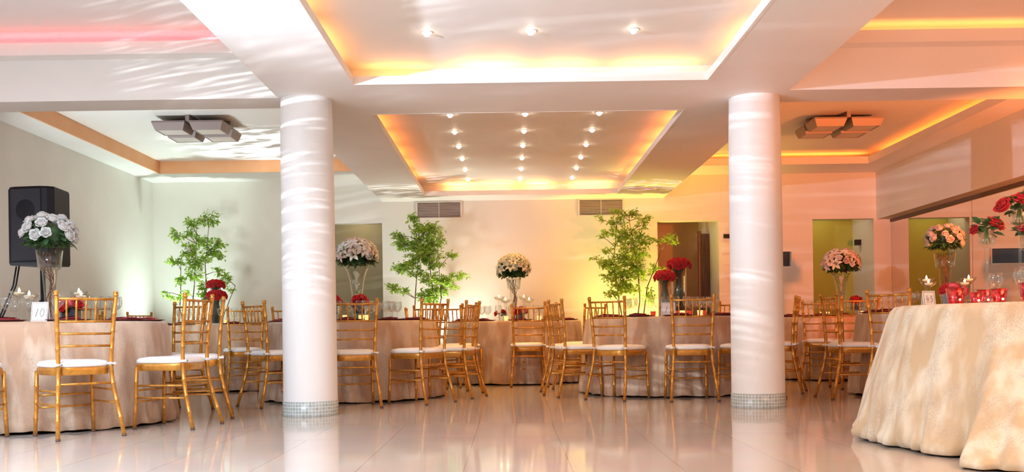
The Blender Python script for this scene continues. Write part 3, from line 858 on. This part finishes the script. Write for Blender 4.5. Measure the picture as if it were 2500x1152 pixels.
def stamen_mesh():
    m = MB()
    for k in range(5):
        a = 2 * PI * k / 5
        m.tube([(0, 0, .1), (.06 * math.cos(a), .06 * math.sin(a), .38)], .008, 4).ball((.07 * math.cos(a), .07 * math.sin(a), .4), .028, 6, 4)
    return m.mesh('stamens', 'stamen', True)
STAM = stamen_mesh()
CARN = carnation_mb().mesh('carnation', 'carnation_red', True)

def place(mesh, name, parent, p, d, size, spin=0.0):
    o = bpy.data.objects.new(name, mesh); COL.objects.link(o); o.parent = parent
    q = Vector(d).to_track_quat('Z', 'Y')
    o.matrix_local = Matrix.Translation(p) @ q.to_matrix().to_4x4() @ Matrix.Rotation(spin, 4, 'Z') @ Matrix.Scale(size, 4)
    return o

def leaf(m, p, d, n_, ln, wd):
    """pointed leaf from p along d, facing n_"""
    p = Vector(p); d = Vector(d).normalized(); s_ = d.cross(Vector(n_))
    s_ = s_.normalized() if s_.length > 1e-4 else d.orthogonal().normalized()
    n2 = s_.cross(d)
    pts = [p, p + d * ln * .35 + s_ * wd * .5 + n2 * ln * .05, p + d * ln * .7 + s_ * wd * .38 + n2 * ln * .02, p + d * ln - n2 * ln * .10,
           p + d * ln * .7 - s_ * wd * .38 + n2 * ln * .02, p + d * ln * .35 - s_ * wd * .5 + n2 * ln * .05, p + d * ln * .38 - n2 * ln * .03, p + d * ln * .7 - n2 * ln * .04]
    m.add(pts, [(0, 1, 6), (0, 6, 5), (1, 2, 7, 6), (6, 7, 4, 5), (2, 3, 7), (7, 3, 4)])

def fib(n_, zmin, zmax=1.0, ph=0.0):
    out = []
    for i in range(n_):
        z = zmax - (zmax - zmin) * (i + .5) / n_; r = math.sqrt(max(0, 1 - z * z)); a = i * 2.399963 + ph
        out.append(Vector((r * math.cos(a), r * math.sin(a), z)))
    return out

def bouquet(loc, rx, rz, kinds, n_, size, label, leafc='leaf_dark', seed=1, skirt=.9, zmin=-.25, nleaf=150, leafl=.075):
    """dome of flowers; loc is the dome centre"""
    rnd = random.Random(seed)
    t = empty('flower_bouquet', loc, 0, label, 'bouquet')
    for i, d in enumerate(fib(n_, zmin, .97, seed)):
        d = (d + Vector((rnd.uniform(-.09, .09), rnd.uniform(-.09, .09), rnd.uniform(-.09, .09)))).normalized()
        k = kinds[rnd.randrange(len(kinds))]
        p = Vector((d.x * rx, d.y * rx, d.z * rz)); sz = size * rnd.uniform(.88, 1.12)
        dd = (d + Vector((0, 0, .25))).normalized()
        if k[0] == 'rose': place(ROSE[k[1]], 'rose', t, p - dd * sz * .35, dd, sz, rnd.random() * 6)
        elif k[0] == 'lily':
            l_ = place(LILY[k[1]], 'lily', t, p - dd * sz * .5, dd, sz * 1.35, rnd.random() * 6)
            s2 = bpy.data.objects.new('stamens', STAM); COL.objects.link(s2); s2.parent = l_
        else: place(CARN, 'carnation', t, p - dd * sz * .3, dd, sz, rnd.random() * 6)
    m = MB()
    for i in range(nleaf):
        z = rnd.uniform(-.62, .75) if i % 3 else rnd.uniform(-.62, -.3)
        a = rnd.random() * 2 * PI; r = math.sqrt(1 - z * z) if z > -.3 else rnd.uniform(.35, 1)
        sc = .93 if z > -.25 else 1.0
        p = Vector((r * math.cos(a) * rx * sc * .9, r * math.sin(a) * rx * sc * .9, z * rz * sc * .9))
        d = Vector((math.cos(a), math.sin(a), rnd.uniform(-.5, .35) if z > -.3 else rnd.uniform(-.9, .1)))
        leaf(m, p - d * leafl * .4, d, (rnd.uniform(-.4, .4), rnd.uniform(-.4, .4), 1), leafl * rnd.uniform(.7, 1.2), leafl * .5)
    m.build('foliage', leafc, t)
    MB().ball((0, 0, 0), .62 * min(rx, rz), 14, 8, .9).build('foliage_core', leafc, t, True)
    return t

# --- vases
def twig_mb(zs, rs, n_, seed):
    m = MB(); rnd = random.Random(seed)
    for k in range(n_):
        ph = rnd.random() * 6.28; sp = rnd.uniform(3, 9) * rnd.choice((-1, 1)); pts = []
        z = zs[0]
        while z < zs[-1]:
            # interpolate radius
            for (z0, z1, r0, r1) in zip(zs, zs[1:], rs, rs[1:]):
                if z0 <= z <= z1: r = r0 + (r1 - r0) * (z - z0) / (z1 - z0); break
            a = ph + sp * (z - zs[0]) * 2.2
            rr = r * (.55 + .4 * math.sin(z * 23 + ph * 3))
            pts.append((rr * math.cos(a), rr * math.sin(a), z)); z += .014
        m.tube(pts, .0028, 5)
    return m
def bucket_vase(loc, label, h=.54):
    t = empty('trumpet_vase', loc, 0, label, 'vase')
    s_ = h / .54
    pf = [(.062, .002), (.060, .012), (.030, .03), (.034, .06), (.040, .20), (.055, .395 * s_), (.074, .405 * s_), (.079, .42 * s_), (.091, h), (.094, h), (.082, .42 * s_), (.077, .402 * s_), (.057, .392 * s_)]
    MB().lathe(pf, 32).build('glass_body', 'thick_glass', t, True)
    tw = tag(twig_mb([.03, .2, .395 * s_, .41 * s_, h - .01], [.026, .034, .05, .07, .085], 9, 5).build('curly_twigs', 'twig', t, True))
    return t
def flare_vase(loc, label, h=.53, calla=True, seed=1):
    t = empty('flared_vase', loc, 0, label, 'vase')
    pf = [(.055, .002), (.054, .014), (.044, .03), (.043, .15), (.050, .28), (.066, .40), (.090, .49), (.112, h), (.116, h + .002), (.094, .49), (.070, .40), (.054, .28), (.047, .15), (.047, .03)]
    MB().lathe(pf, 32).build('glass_body', 'thick_glass', t, True)
    return t
def callas(loc, label, col, seed):
    t = empty('calla_lilies', loc, 0, label, 'flowers')
    rnd = random.Random(seed)
    for k, (z, a, lean) in enumerate(((.20, .4, .3), (.30, 2.6, .25), (.38, 4.4, .2))):
        x, y = .02 * math.cos(a), .02 * math.sin(a)
        sm = MB().tube([(0, 0, .012), (-x * .6, -y * .6, z * .5), (x * .3, y * .3, z)], .0045, 6).build('stem', 'stem', t, True)
        n_ = 20; rs = []
        for j, (r, zz) in enumerate(((.004, 0), (.010, .02), (.017, .05), (.026, .075), (.034, .085))):
            rs.append([(x * .3 + r * math.cos(2 * PI * i / n_), y * .3 + r * math.sin(2 * PI * i / n_), z + zz + (.030 * (j / 4) ** 2) * math.cos(2 * PI * i / n_ - a)) for i in range(n_)])
        f = MB().rings(rs, True, False).build('flower', col, t, True)
        MB().tube([(x * .3, y * .3, z + .01), (x * .3, y * .3, z + .07)], .004, 6).build('spadix', 'stamen', f, True)
    return t

def T_at(tb, dx, dy): return (T[tb][0] + dx, T[tb][1] + dy, TZ + .001)
# T1: bucket vase and white roses
p = T_at(1, 0, 0); bucket_vase(p, 'tall clear trumpet vase of curly twigs in front of the black loudspeaker')
bouquet((p[0], p[1], p[2] + .66), .19, .155, [('rose', 'white_petal')], 24, .082, 'dome of white roses and dark leaves on the vase before the black loudspeaker', seed=2, nleaf=260)
# T3: bucket vase and cream lilies
p = T_at(3, .0, 0); bucket_vase(p, 'clear trumpet vase of curly twigs on the centre back table')
bouquet((p[0], p[1], p[2] + .66), .205, .185, [('rose', 'cream_petal'), ('lily', 'cream_petal'), ('lily', 'white_petal'), ('rose', 'white_petal')], 42, .076, 'dome of cream lilies and roses at the centre of the back wall', seed=4, leafc='leaf_dark', nleaf=330, leafl=.085)
# T6: bucket vase and pink roses
p = T_at(6, -.06, 0); bucket_vase(p, 'clear trumpet vase of twigs under the pink roses near the mirrors')
bouquet((p[0], p[1], p[2] + .665), .165, .14, [('rose', 'pink_petal')], 27, .062, 'dome of pale pink roses on the twig vase near the mirrors', seed=6, nleaf=220, leafl=.07)
# T2, T5: flared vases
p = T_at(2, 0.06, 0); flare_vase(p, 'tall flared glass vase beside the left column')
callas((p[0], p[1], p[2] + .002), 'white calla lilies standing inside the vase beside the left column', 'cream_petal', 1)
bouquet((p[0], p[1], p[2] + .66), .20, .165, [('rose', 'white_petal'), ('lily', 'white_petal'), ('lily', 'cream_petal'), ('lily', 'pink_petal')], 38, .080, 'large dome of white lilies and roses beside the left column', seed=8, nleaf=320, leafl=.09)
p = T_at(5, 0.07, 0); flare_vase(p, 'flared glass vase in front of the green doorway')
callas((p[0], p[1], p[2] + .002), 'pale calla lilies inside the vase in front of the green doorway', 'pink_petal', 2)
bouquet((p[0], p[1], p[2] + .66), .225, .175, [('rose', 'pink_petal'), ('lily', 'pink_petal'), ('rose', 'white_petal'), ('lily', 'cream_petal')], 38, .082, 'dome of pink-lit lilies and roses in front of the green doorway', seed=9, nleaf=320, leafl=.09)

# carnation domes in straight cylinders
def carnation_vase(loc, h, r, dr, name, seed):
    t = empty('cylinder_vase', loc, 0, 'clear glass cylinder holding the ' + name, 'vase')
    MB().lathe([(.001, .004), (r, .004), (r, h), (r - .004, h), (r - .004, .010), (.001, .010)], 32).build('glass_body', 'glass', t, True)
    bt = bouquet((loc[0], loc[1], loc[2] + h + .015), dr, dr * .62, [('carnation', '')], 26, .075, 'dome of dark red carnations, the ' + name, seed=seed, zmin=-.1, nleaf=6, leafl=.03)
    rnd = random.Random(seed); n_ = 22; rs = []
    hh = h - .01
    for q, rr in ((.012, r * .72), (.25, r * .85), (.45, r * .80), (.62, r * .5), (.78, r * .36), (.9, r * .5), (1.0, r * .85)):
        rs.append([((rr * rnd.uniform(.82, 1.12)) * math.cos(2 * PI * k / n_), (rr * rnd.uniform(.82, 1.12)) * math.sin(2 * PI * k / n_), hh * (q - 1) - .02 + (.012 if q < .1 else 0)) for k in range(n_)])
    MB().rings(rs).build('stems', 'stem_wrap', bt, False)
carnation_vase(T_at(4, .105, -.02), .50, .072, .115, 'taller red bunch by the right column', 1)
carnation_vase(T_at(4, -.05, -.10), .38, .062, .098, 'shorter red bunch left of the right column', 2)
carnation_vase(T_at(9, -.06, .08), .46, .062, .10, 'higher red bunch before the corner plant', 3)
carnation_vase(T_at(9, .01, -.12), .32, .062, .112, 'lower red bunch before the corner plant', 4)

# low red posies in dark cubes / short glasses
def posy(loc, label, flowers, s_=1.0, dark=True, seed=1):
    t = empty('cube_vase', loc, 0, ('dark cube vase under the ' if dark else 'short clear glass under the ') + label, 'vase')
    if dark: MB().box(-.045 * s_, .045 * s_, -.045 * s_, .045 * s_, 0, .085 * s_).build('glass_body', 'dark_glass', t)
    else: MB().lathe([(.03, .002), (.034, .10 * s_), (.031, .10 * s_), (.028, .005)], 20).build('glass_body', 'glass', t, True)
    b_ = empty('flower_posy', (loc[0], loc[1], loc[2] + .085 * s_), 0, label, 'flowers')
    rnd = random.Random(seed)
    for i, d in enumerate(fib(len(flowers), .1, .95, seed)):
        k = flowers[i]
        if k == 'c': place(CARN, 'carnation', b_, d * .045 * s_, d, .075 * s_, i)
        else: place(ROSE[k], 'rose', b_, Vector((d.x * .055, d.y * .055, d.z * .03)) * s_, d, .075 * s_, i)
    m = MB()
    for i in range(16):
        a = rnd.random() * 6.28; d = Vector((math.cos(a), math.sin(a), rnd.uniform(-.2, .5)))
        leaf(m, d * .02, d, (0, 0, 1), .07 * s_, .035 * s_)
    m.build('foliage', 'leaf_dark', b_)
posy((T[1][0] + .30, T[1][1] - .33, TZ + .001), 'red and coral rose posy left of the front chair back', ['coral_petal', 'red_petal', 'red_petal', 'coral_petal', 'red_petal'], 1.15)
posy((T[3][0] + .07, T[3][1] - .3, TZ + .001), 'small red rose posy seen through the centre chair back', ['red_petal'] * 5, 1.15)
posy((T[3][0] - .16, T[3][1] - .2, TZ + .001), 'single red bloom left of the centre chair', ['red_petal', 'red_petal'], .95, False)
posy((T[2][0] - .13, T[2][1] - .3, TZ + .07), 'red carnation posy touching the left column edge', ['c'] * 7, 1.15, True)
posy((T[2][0] + .13, T[2][1] - .3, TZ + .07), 'red carnation posy right of the calla stems', ['c'] * 7, 1.15, True)
posy((T[5][0] + .14, T[5][1] - .3, TZ + .07), 'small red carnation posy below the pink-lit lilies', ['c'] * 6, 1.1, True)
posy((T[7][0] - .33, T[7][1] + .62, TZ + .001), 'orange-red posy beside the number card 45', ['coral_petal', 'red_petal', 'coral_petal'], .95)

# ------------------------------------------------------------------ candles
def make_cup(h):
    t = empty('candle_cup', cat='candle holder')
    MB().lathe([(.040, .001), (.038, .004), (.012, .01), (.013, .03)], 20).build('foot', 'thick_glass', t, True)
    MB().lathe([(.013, .03), (.011, .05), (.012, h * .6), (.018, h - .04), (.022, h - .035)], 12).build('stem', 'thick_glass', t, True)
    MB().lathe([(.014, h - .036), (.040, h - .026), (.060, h - .008), (.068, h + .012), (.066, h + .012), (.056, h - .006), (.036, h - .022), (.002, h - .032)], 28).build('bowl', 'thick_glass', t, True)
    return t
cupA = Proto(make_cup(.295)); cupB = Proto(make_cup(.255))
def make_candle():
    t = empty('floating_candle', cat='candle')
    MB().lathe([(.001, 0), (.022, .001), (.036, .012), (.037, .02), (.030, .024), (.001, .022)], 20).build('wax', 'wax', t, True)
    MB().lathe([(.001, .022), (.007, .028), (.009, .036), (.005, .048), (.0005, .058)], 10).build('flame', 'flame', t, True)
    return t
candle = Proto(make_candle())
cupC = Proto(make_cup(.222)); cupD = Proto(make_cup(.19))
def stand(loc, tall, where):
    h = {True: .295, False: .255}.get(tall, .222 if tall == 'c' else .19)
    {True: cupA, False: cupB}.get(tall, cupC if tall == 'c' else cupD).put(loc, 0, 'clear glass cup on a tall stem, ' + where, 'stemmed candle cups')
    candle.put((loc[0], loc[1], loc[2] + h - .022), 0, 'lit floating candle in the stemmed cup, ' + where, 'floating candles')
z0 = TZ + .001
stand((-3.60, 7.22, z0), 'c', 'upper left of the tall rose vase')
stand((-3.42, 7.00, z0), 'd', 'lower left of the tall rose vase')
stand((-3.25, 7.42, z0), 'c', 'upper right of the tall rose vase')
stand((-3.12, 7.16, z0), 'd', 'lower right of the tall rose vase')
stand((-.13, 12.32, z0), True, 'furthest left beside the lily dome vase')
stand((-.05, 12.10, z0), False, 'second left beside the lily dome vase')
stand((.18, 12.34, z0), True, 'upper right beside the lily dome vase')
stand((.24, 12.12, z0), False, 'lower right beside the lily dome vase')
stand((3.76, 8.86, z0), True, 'upper of two left of the pink rose vase')
stand((3.71, 8.70, z0), False, 'lower of two left of the pink rose vase')
stand((4.15, 8.88, z0), True, 'upper of two right of the pink rose vase')
stand((4.03, 8.70, z0), False, 'lower of two right of the pink rose vase')

mat('amber_glow', (0.8, 0.45, 0.2), 0.3, emit=(1.0, 0.55, 0.2), es=1.2)
mat('red_glow', (0.45, 0.01, 0.01), 0.3, emit=(1.0, 0.08, 0.03), es=.35)
def make_votive(m_):
    t = empty('votive_candle', cat='candle')
    MB().lathe([(.022, .001), (.028, .055), (.025, .055), (.020, .006)], 18).build('holder', m_, t, True)
    MB().lathe([(.001, .02), (.007, .026), (.008, .034), (.001, .05)], 10).build('flame', 'flame', t, True)
    return t
vA = Proto(make_votive('amber_glow')); vR = Proto(make_votive('red_glow'))
for tb, lst in {1: [(-.30, -.45, 0)], 2: [(.02, -.48, 0), (.15, -.35, 0), (-.15, -.4, 0), (.22, -.44, 0)], 3: [(-.10, -.5, 0), (.30, -.45, 0)],
                4: [(-.20, -.30, 1), (.02, -.34, 1), (.13, -.40, 1), (.28, -.35, 1), (.22, -.5, 0), (.05, -.5, 0)], 5: [(-.30, -.4, 0), (-.15, -.5, 0), (.16, -.42, 0), (-.2, -.3, 0)],
                9: [(.20, -.4, 0), (-.15, -.35, 0), (.02, -.45, 1)]}.items():
    for vi, (dx, dy, red) in enumerate(lst):
        (vR if red else vA).put(T_at(tb, dx, dy), 0, ('small lit red glass votive, ' if red else 'small lit amber votive, ') + TL[tb] + ', ' + ['first', 'second', 'third', 'fourth', 'fifth', 'sixth'][sorted(q[0] for q in lst).index(dx)] + ' from the left', ('red votives, ' if red else 'amber votives, ') + TL[tb])

# ------------------------------------------------------------------ number cards
def strokes(m, lines, r=.0011):
    for ln in lines: m.tube([(x, -.0016, z) for x, z in ln], r, 5)
DIG = {'1': [[(.004, .0), (.010, .022), (.016, .045)]],
       '0': [[(.012 + .011 * math.cos(R(a)) + .003 * math.sin(R(a)), .022 + .022 * math.sin(R(a))) for a in range(0, 361, 30)]],
       '4': [[(.010, .045), (.0, .018), (.022, .018)], [(.016, .032), (.010, -.004)]],
       '5': [[(.020, .040), (.008, .040), (.005, .024), (.014, .026), (.016, .012), (.008, .0), (.0, .004)]]}
def card(loc, rz, txt, w_, h, label, sc):
    t = empty('table_card', loc, rz, label, 'number card')
    M_ = Matrix.Rotation(R(-8), 4, 'X')
    MB().box(-w_ / 2, w_ / 2, 0, .002, 0, h, M_).build('front_panel', 'paper', t)
    MB().box(-w_ / 2, w_ / 2, -.002, 0, 0, h, Matrix.Translation((0, h * .28, 0)) @ Matrix.Rotation(R(8), 4, 'X')).build('rear_panel', 'paper', t)
    b_ = .006
    MB().box(-w_ / 2 + b_, w_ / 2 - b_, -.0008, .0005, h - b_ - .002, h - b_, M_).box(-w_ / 2 + b_, w_ / 2 - b_, -.0008, .0005, b_, b_ + .002, M_).box(-w_ / 2 + b_, -w_ / 2 + b_ + .002, -.0008, .0005, b_, h - b_, M_).box(w_ / 2 - b_ - .002, w_ / 2 - b_, -.0008, .0005, b_, h - b_, M_).build('border', 'frame_brown', t)
    m = MB(); x = -(len(txt) * .028) / 2 * sc + .004
    for ch in txt:
        strokes(m, [[(x + a * sc, h * .25 + c * sc) for a, c in ln] for ln in DIG[ch]], .0013 * sc); x += .030 * sc
    o = m.build('number', 'ink', t, True); o.matrix_local = M_
card((-3.22, 6.72, z0), R(-10), '10', .125, .135, 'white card numbered 10 with thin border on the leftmost table', 1.25)
card((1.50, 9.28, z0), R(2), '11', .135, .135, 'pale card numbered 11 in front of the shorter red bunch', 1.35)
card((2.42, 5.66, z0), R(14), '45', .082, .088, 'pinkish card numbered 45 on the nearest right table', .9)

# ------------------------------------------------------------------ nearest right table: red buckets, stemmed rose glasses
mercury = MAT['red_glass']
N, L, b = nodes(mercury)
tc = N.new('ShaderNodeTexCoord'); nz = N.new('ShaderNodeTexNoise'); nz.inputs['Scale'].default_value = 55; nz.inputs['Detail'].default_value = 3
cr = N.new('ShaderNodeValToRGB'); cr.color_ramp.elements[0].position = .42; cr.color_ramp.elements[1].position = .62
cr.color_ramp.elements[0].color = (.30, .002, .004, 1); cr.color_ramp.elements[1].color = (.80, .02, .015, 1)
L.new(tc.outputs['Object'], nz.inputs['Vector']); L.new(nz.outputs[0], cr.inputs[0]); L.new(cr.outputs[0], b.inputs['Base Color'])
bp = N.new('ShaderNodeBump'); bp.inputs['Strength'].default_value = .35; bp.inputs['Distance'].default_value = .004
L.new(nz.outputs[0], bp.inputs['Height']); L.new(bp.outputs[0], b.inputs['Normal'])
def bucket(loc, rt, h, label):
    t = empty('glass_bucket', loc, 0, label, 'candle bucket', 'red mercury glass buckets')
    MB().lathe([(.001, .001), (rt * .72, .001), (rt * .74, .006), (rt * 1.0, h), (rt * .96, h), (rt * .70, .010), (.001, .010)], 32).build('glass_body', 'red_glass', t, True)
    MB().ball((rt * .05, -rt * .80, h * .3), .006, 8, 6).build('flame', 'flame', t, True)
bucket((2.47, 5.44, z0), .054, .092, 'red mottled glass bucket furthest left, behind the smallest one')
bucket((2.50, 5.27, z0), .034, .062, 'smallest red mottled glass bucket')
bucket((2.63, 5.28, z0), .044, .080, 'middle red mottled glass bucket right of the first rose stem')
bucket((2.62, 5.42, z0), .044, .080, 'darker red bucket peeking out behind the middle one')
bucket((2.73, 5.14, z0), .064, .105, 'largest red mottled glass bucket at the right edge')
def rose_stem(loc, h, bw, roses, label, seed):
    t = empty('stemmed_vase', loc, 0, 'clear stemmed vase under ' + label, 'vase')
    MB().lathe([(.048, .001), (.046, .004), (.012, .012), (.006, .03)], 24).build('foot', 'thick_glass', t, True)
    MB().lathe([(.006, .03), (.0055, h * .5), (.0065, h - .02), (.016, h)], 12).build('stem', 'thick_glass', t, True)
    MB().lathe([(.016, h), (bw * .95, h + .006), (bw, h + .02), (bw, h + .085), (bw - .003, h + .085), (bw - .003, h + .022), (.002, h + .01)], 28).build('bowl', 'thick_glass', t, True)
    b_ = empty('rose_bunch', (loc[0], loc[1], loc[2] + h + .09), 0, label, 'flowers')
    rnd = random.Random(seed)
    for (x, y, z, dx, dz, s_) in roses:
        place(ROSE['red_petal'], 'rose', b_, (x, y, z), Vector((dx, -.35, dz)), s_, rnd.random() * 6)
    m = MB(); ms = MB()
    for i in range(34):
        a = rnd.random() * 6.28; d = Vector((math.cos(a), math.sin(a), rnd.uniform(-.3, .9)))
        leaf(m, Vector((d.x * .03, d.y * .03, rnd.uniform(-.02, .045))), d, (rnd.uniform(-.6, .6), rnd.uniform(-.6, .6), 1), .06, .036)
    for i in range(6):
        a = i * 1.05; ms.tube([(.02 * math.cos(a), .02 * math.sin(a), -.072), (.008 * math.cos(a + 2), .008 * math.sin(a + 2), .01)], .003, 5)
    m.build('foliage', 'leaf_dark', b_); ms.build('stems', 'stem', b_, True)
rose_stem((2.44, 5.02, z0), .285, .038, [(.02, -.02, .012, .25, .8, .088), (.045, .0, .01, .7, .6, .075), (-.058, -.01, -.008, -1, .35, .05)], 'two red roses, the lower and left of the rose stems', 1)
rose_stem((2.62, 5.04, z0), .395, .042, [(-.075, -.01, .0, -.8, .5, .085), (-.005, -.03, .02, .0, .7, .095), (.055, .0, .045, .4, .9, .09), (.07, -.02, -.02, .9, .2, .07)], 'a cluster of red roses, the tallest at the right edge', 2)
rose_stem((2.80, 5.30, z0), .285, .038, [(-.02, -.02, .012, -.25, .8, .088), (.045, .0, .01, .7, .6, .075)], 'red roses cut off by the right edge, behind the tallest stem', 3)

# ------------------------------------------------------------------ plants
def plant(base, blobs, stems, label, seed, n_leaf, ll):
    rnd = random.Random(seed)
    t = empty('potted_tree', (base[0], base[1], 0), 0, label, 'plant')
    sharp(MB().lathe([(.001, .0), (.15, .0), (.19, .32), (.2, .34), (.17, .34), (.16, .30), (.001, .30)], 28).build('pot', 'black', t), 40)
    m = MB(); anchors = []
    for (x0, pts) in stems:
        P = [Vector((x0 * .3, 0, .3))] + [Vector((x, y, z)) for x, y, z in pts]
        q = []
        for i in range(len(P) - 1):
            for k in range(4):
                u = k / 4; q.append(P[i].lerp(P[i + 1], u) + Vector((rnd.uniform(-.006, .006), rnd.uniform(-.006, .006), 0)))
        q.append(P[-1]); n_ = len(q)
        m.tube(q, [.011 - .008 * i / n_ for i in range(n_)], 6)
        anchors += q
    area = sum(a * c for _, _, a, c in blobs)
    lf = MB()
    for bx, bz, rx, rz in blobs:
        ry = max(rx, rz) * .8
        c = Vector((bx, rnd.uniform(-.12, .12), bz))
        lower = [a for a in anchors if a.z < bz - .02] or anchors
        a0 = min(lower, key=lambda a: (a - c).length + .5 * abs(a.z - c.z))
        mid = a0.lerp(c, .55) + Vector((0, 0, .02))
        m.tube([a0, mid, c], [.0055, .004, .003], 5)
        k = max(6, round(n_leaf * rx * rz / area))
        ntw = max(4, k // 6)
        for j in range(ntw):
            d = Vector((rnd.gauss(0, 1), rnd.gauss(0, 1), rnd.gauss(0, 1))).normalized() * rnd.random() ** .4 * 1.28
            e = c + Vector((d.x * rx, d.y * ry, d.z * rz))
            s0 = e.lerp(a0.lerp(c, rnd.uniform(.5, 1)), rnd.uniform(.35, .6))
            mm = s0.lerp(e, .5) + Vector((rnd.uniform(-.015, .015), rnd.uniform(-.015, .015), .012))
            m.tube([c.lerp(s0, .5), s0, mm, e], [.0022, .0020, .0016, .001], 4, False)
            for i in range(k // ntw + (1 if j < k % ntw else 0)):
                u = rnd.uniform(0, 1.0)
                p = (s0.lerp(mm, u * 2) if u < .5 else mm.lerp(e, u * 2 - 1)) + Vector((rnd.gauss(0, .012), rnd.gauss(0, .012), rnd.gauss(0, .010)))
                ax = (e - s0).normalized()
                d2 = (ax * .6 + Vector((rnd.gauss(0, .7), rnd.gauss(0, .7), rnd.gauss(-.15, .45)))).normalized()
                leaf(lf, p, d2, (rnd.gauss(0, .8), rnd.gauss(-.5, .7), 1), ll * rnd.uniform(.55, 1.2), ll * rnd.uniform(.38, .5))
    m.build('branches', 'bark', t, True)
    lf.build('foliage', 'leaf_green', t)
    return t
def conv(lst, s, ox, oy, cx, hy, sc=180.0):
    """leaf clusters measured on the plant: centre offset and height in metres with half sizes"""
    return [((ox + x * s - cx) / sc, CAM_H + (hy - oy - y * s) / sc, rx * s / sc, ry * s / sc) for x, y, rx, ry in lst]
B1 = conv([(560,190,110,65),(370,230,70,60),(210,350,60,70),(330,350,60,50),(480,420,90,60),(680,440,80,50),(370,520,80,70),(560,520,90,70),(240,640,90,45),(430,640,80,80),(680,560,40,60),(430,780,90,60),(290,830,60,50),(480,900,50,70),(650,740,60,40),(740,830,50,60),(820,930,40,20),(60,950,40,15),(150,990,50,25),(330,960,60,30),(240,1020,60,30),(480,1000,60,60),(560,620,60,40)], .2344, 380, 490, 480, 814)
B2 = conv([(430,220,60,50),(610,330,130,80),(480,340,60,50),(280,380,50,50),(330,470,90,70),(480,480,110,80),(620,470,120,80),(560,590,170,80),(740,430,40,40),(840,590,80,25),(420,680,110,50),(640,680,100,50),(320,720,90,50),(470,770,80,40),(220,910,70,45),(330,940,60,30),(620,830,90,60),(760,850,100,60),(900,800,80,35),(680,950,120,60),(860,910,40,25),(560,1000,90,60),(640,1050,80,40)], .243, 900, 480, 1035, 806)
B3 = conv([(580,150,60,30),(440,220,40,25),(740,190,110,40),(910,220,60,25),(600,260,90,50),(870,290,60,50),(560,340,90,40),(450,400,30,30),(720,380,100,60),(620,430,60,50),(840,410,60,50),(720,500,120,60),(890,460,60,50),(1000,440,80,25),(1150,440,70,50),(500,540,60,30),(370,620,40,20),(450,670,70,40),(540,660,80,50),(660,620,110,60),(840,570,100,60),(760,680,120,60),(600,740,110,50),(520,810,90,40),(680,800,120,60),(1010,730,80,40),(820,780,100,60),(600,900,90,50),(540,970,80,40),(720,940,120,60),(930,1000,50,70)], .243, 1360, 480, 1535, 799)
plant((-4.25, 13.35), B1, [(-.3, [(-.24, .05, 1.0), (-.23, .08, 1.7)]), (0, [(-.05, 0, 1.0), (-.02, .05, 1.6), (.0, .05, 2.15)]), (.2, [(.12, .02, 1.0), (.13, 0, 1.6), (.17, .05, 2.2)]), (.5, [(.35, .05, .9), (.5, .1, 1.3)])],
      'slender-stemmed leafy tree in the left corner, lit cold white from below', 1, 2700, .052)
plant((-1.15, 13.35), B2, [(-.2, [(-.14, 0, .95), (-.10, 0, 1.5), (-.02, 0, 2.0)]), (.2, [(.12, .05, 1.0), (.06, .05, 1.6), (.1, .05, 1.9)]), (.3, [(.22, 0, 1.1), (.20, .0, 1.5)])],
      'bushy leafy tree right of the lily dome by the left column, under an air vent', 2, 5600, .048)
plant((1.62, 13.35), B3, [(.2, [(.15, 0, 1.0), (.12, 0, 1.5), (.02, 0, 2.1)]), (-.1, [(-.12, .05, 1.0), (-.2, .05, 1.5), (-.15, 0, 2.0)]), (.4, [(.25, 0, 1.2), (.45, 0, 1.7)])],
      'spreading leafy tree beside the brown doorway, glowing yellow-green from below', 3, 4200, .050)

# floor uplights
def make_uplight():
    t = empty('floor_uplight', cat='floor light')
    sharp(MB().tube([(0, 0, .03), (0, .03, .11)], [.055, .06], 20).build('housing', 'black', t), 40)
    MB().box(-.07, -.062, -.015, .015, 0, .08).box(.062, .07, -.015, .015, 0, .08).box(-.07, .07, -.015, .015, 0, .006).build('bracket', 'black', t)
    return t
ul = Proto(make_uplight())
for (p, q, e, c), nm in zip(UPL, ('slender corner plant', 'plant by the left column', 'plant beside the brown doorway')):
    ul.put((p[0], p[1], 0), 0, 'black floor uplight at the foot of the ' + nm, 'floor uplights')
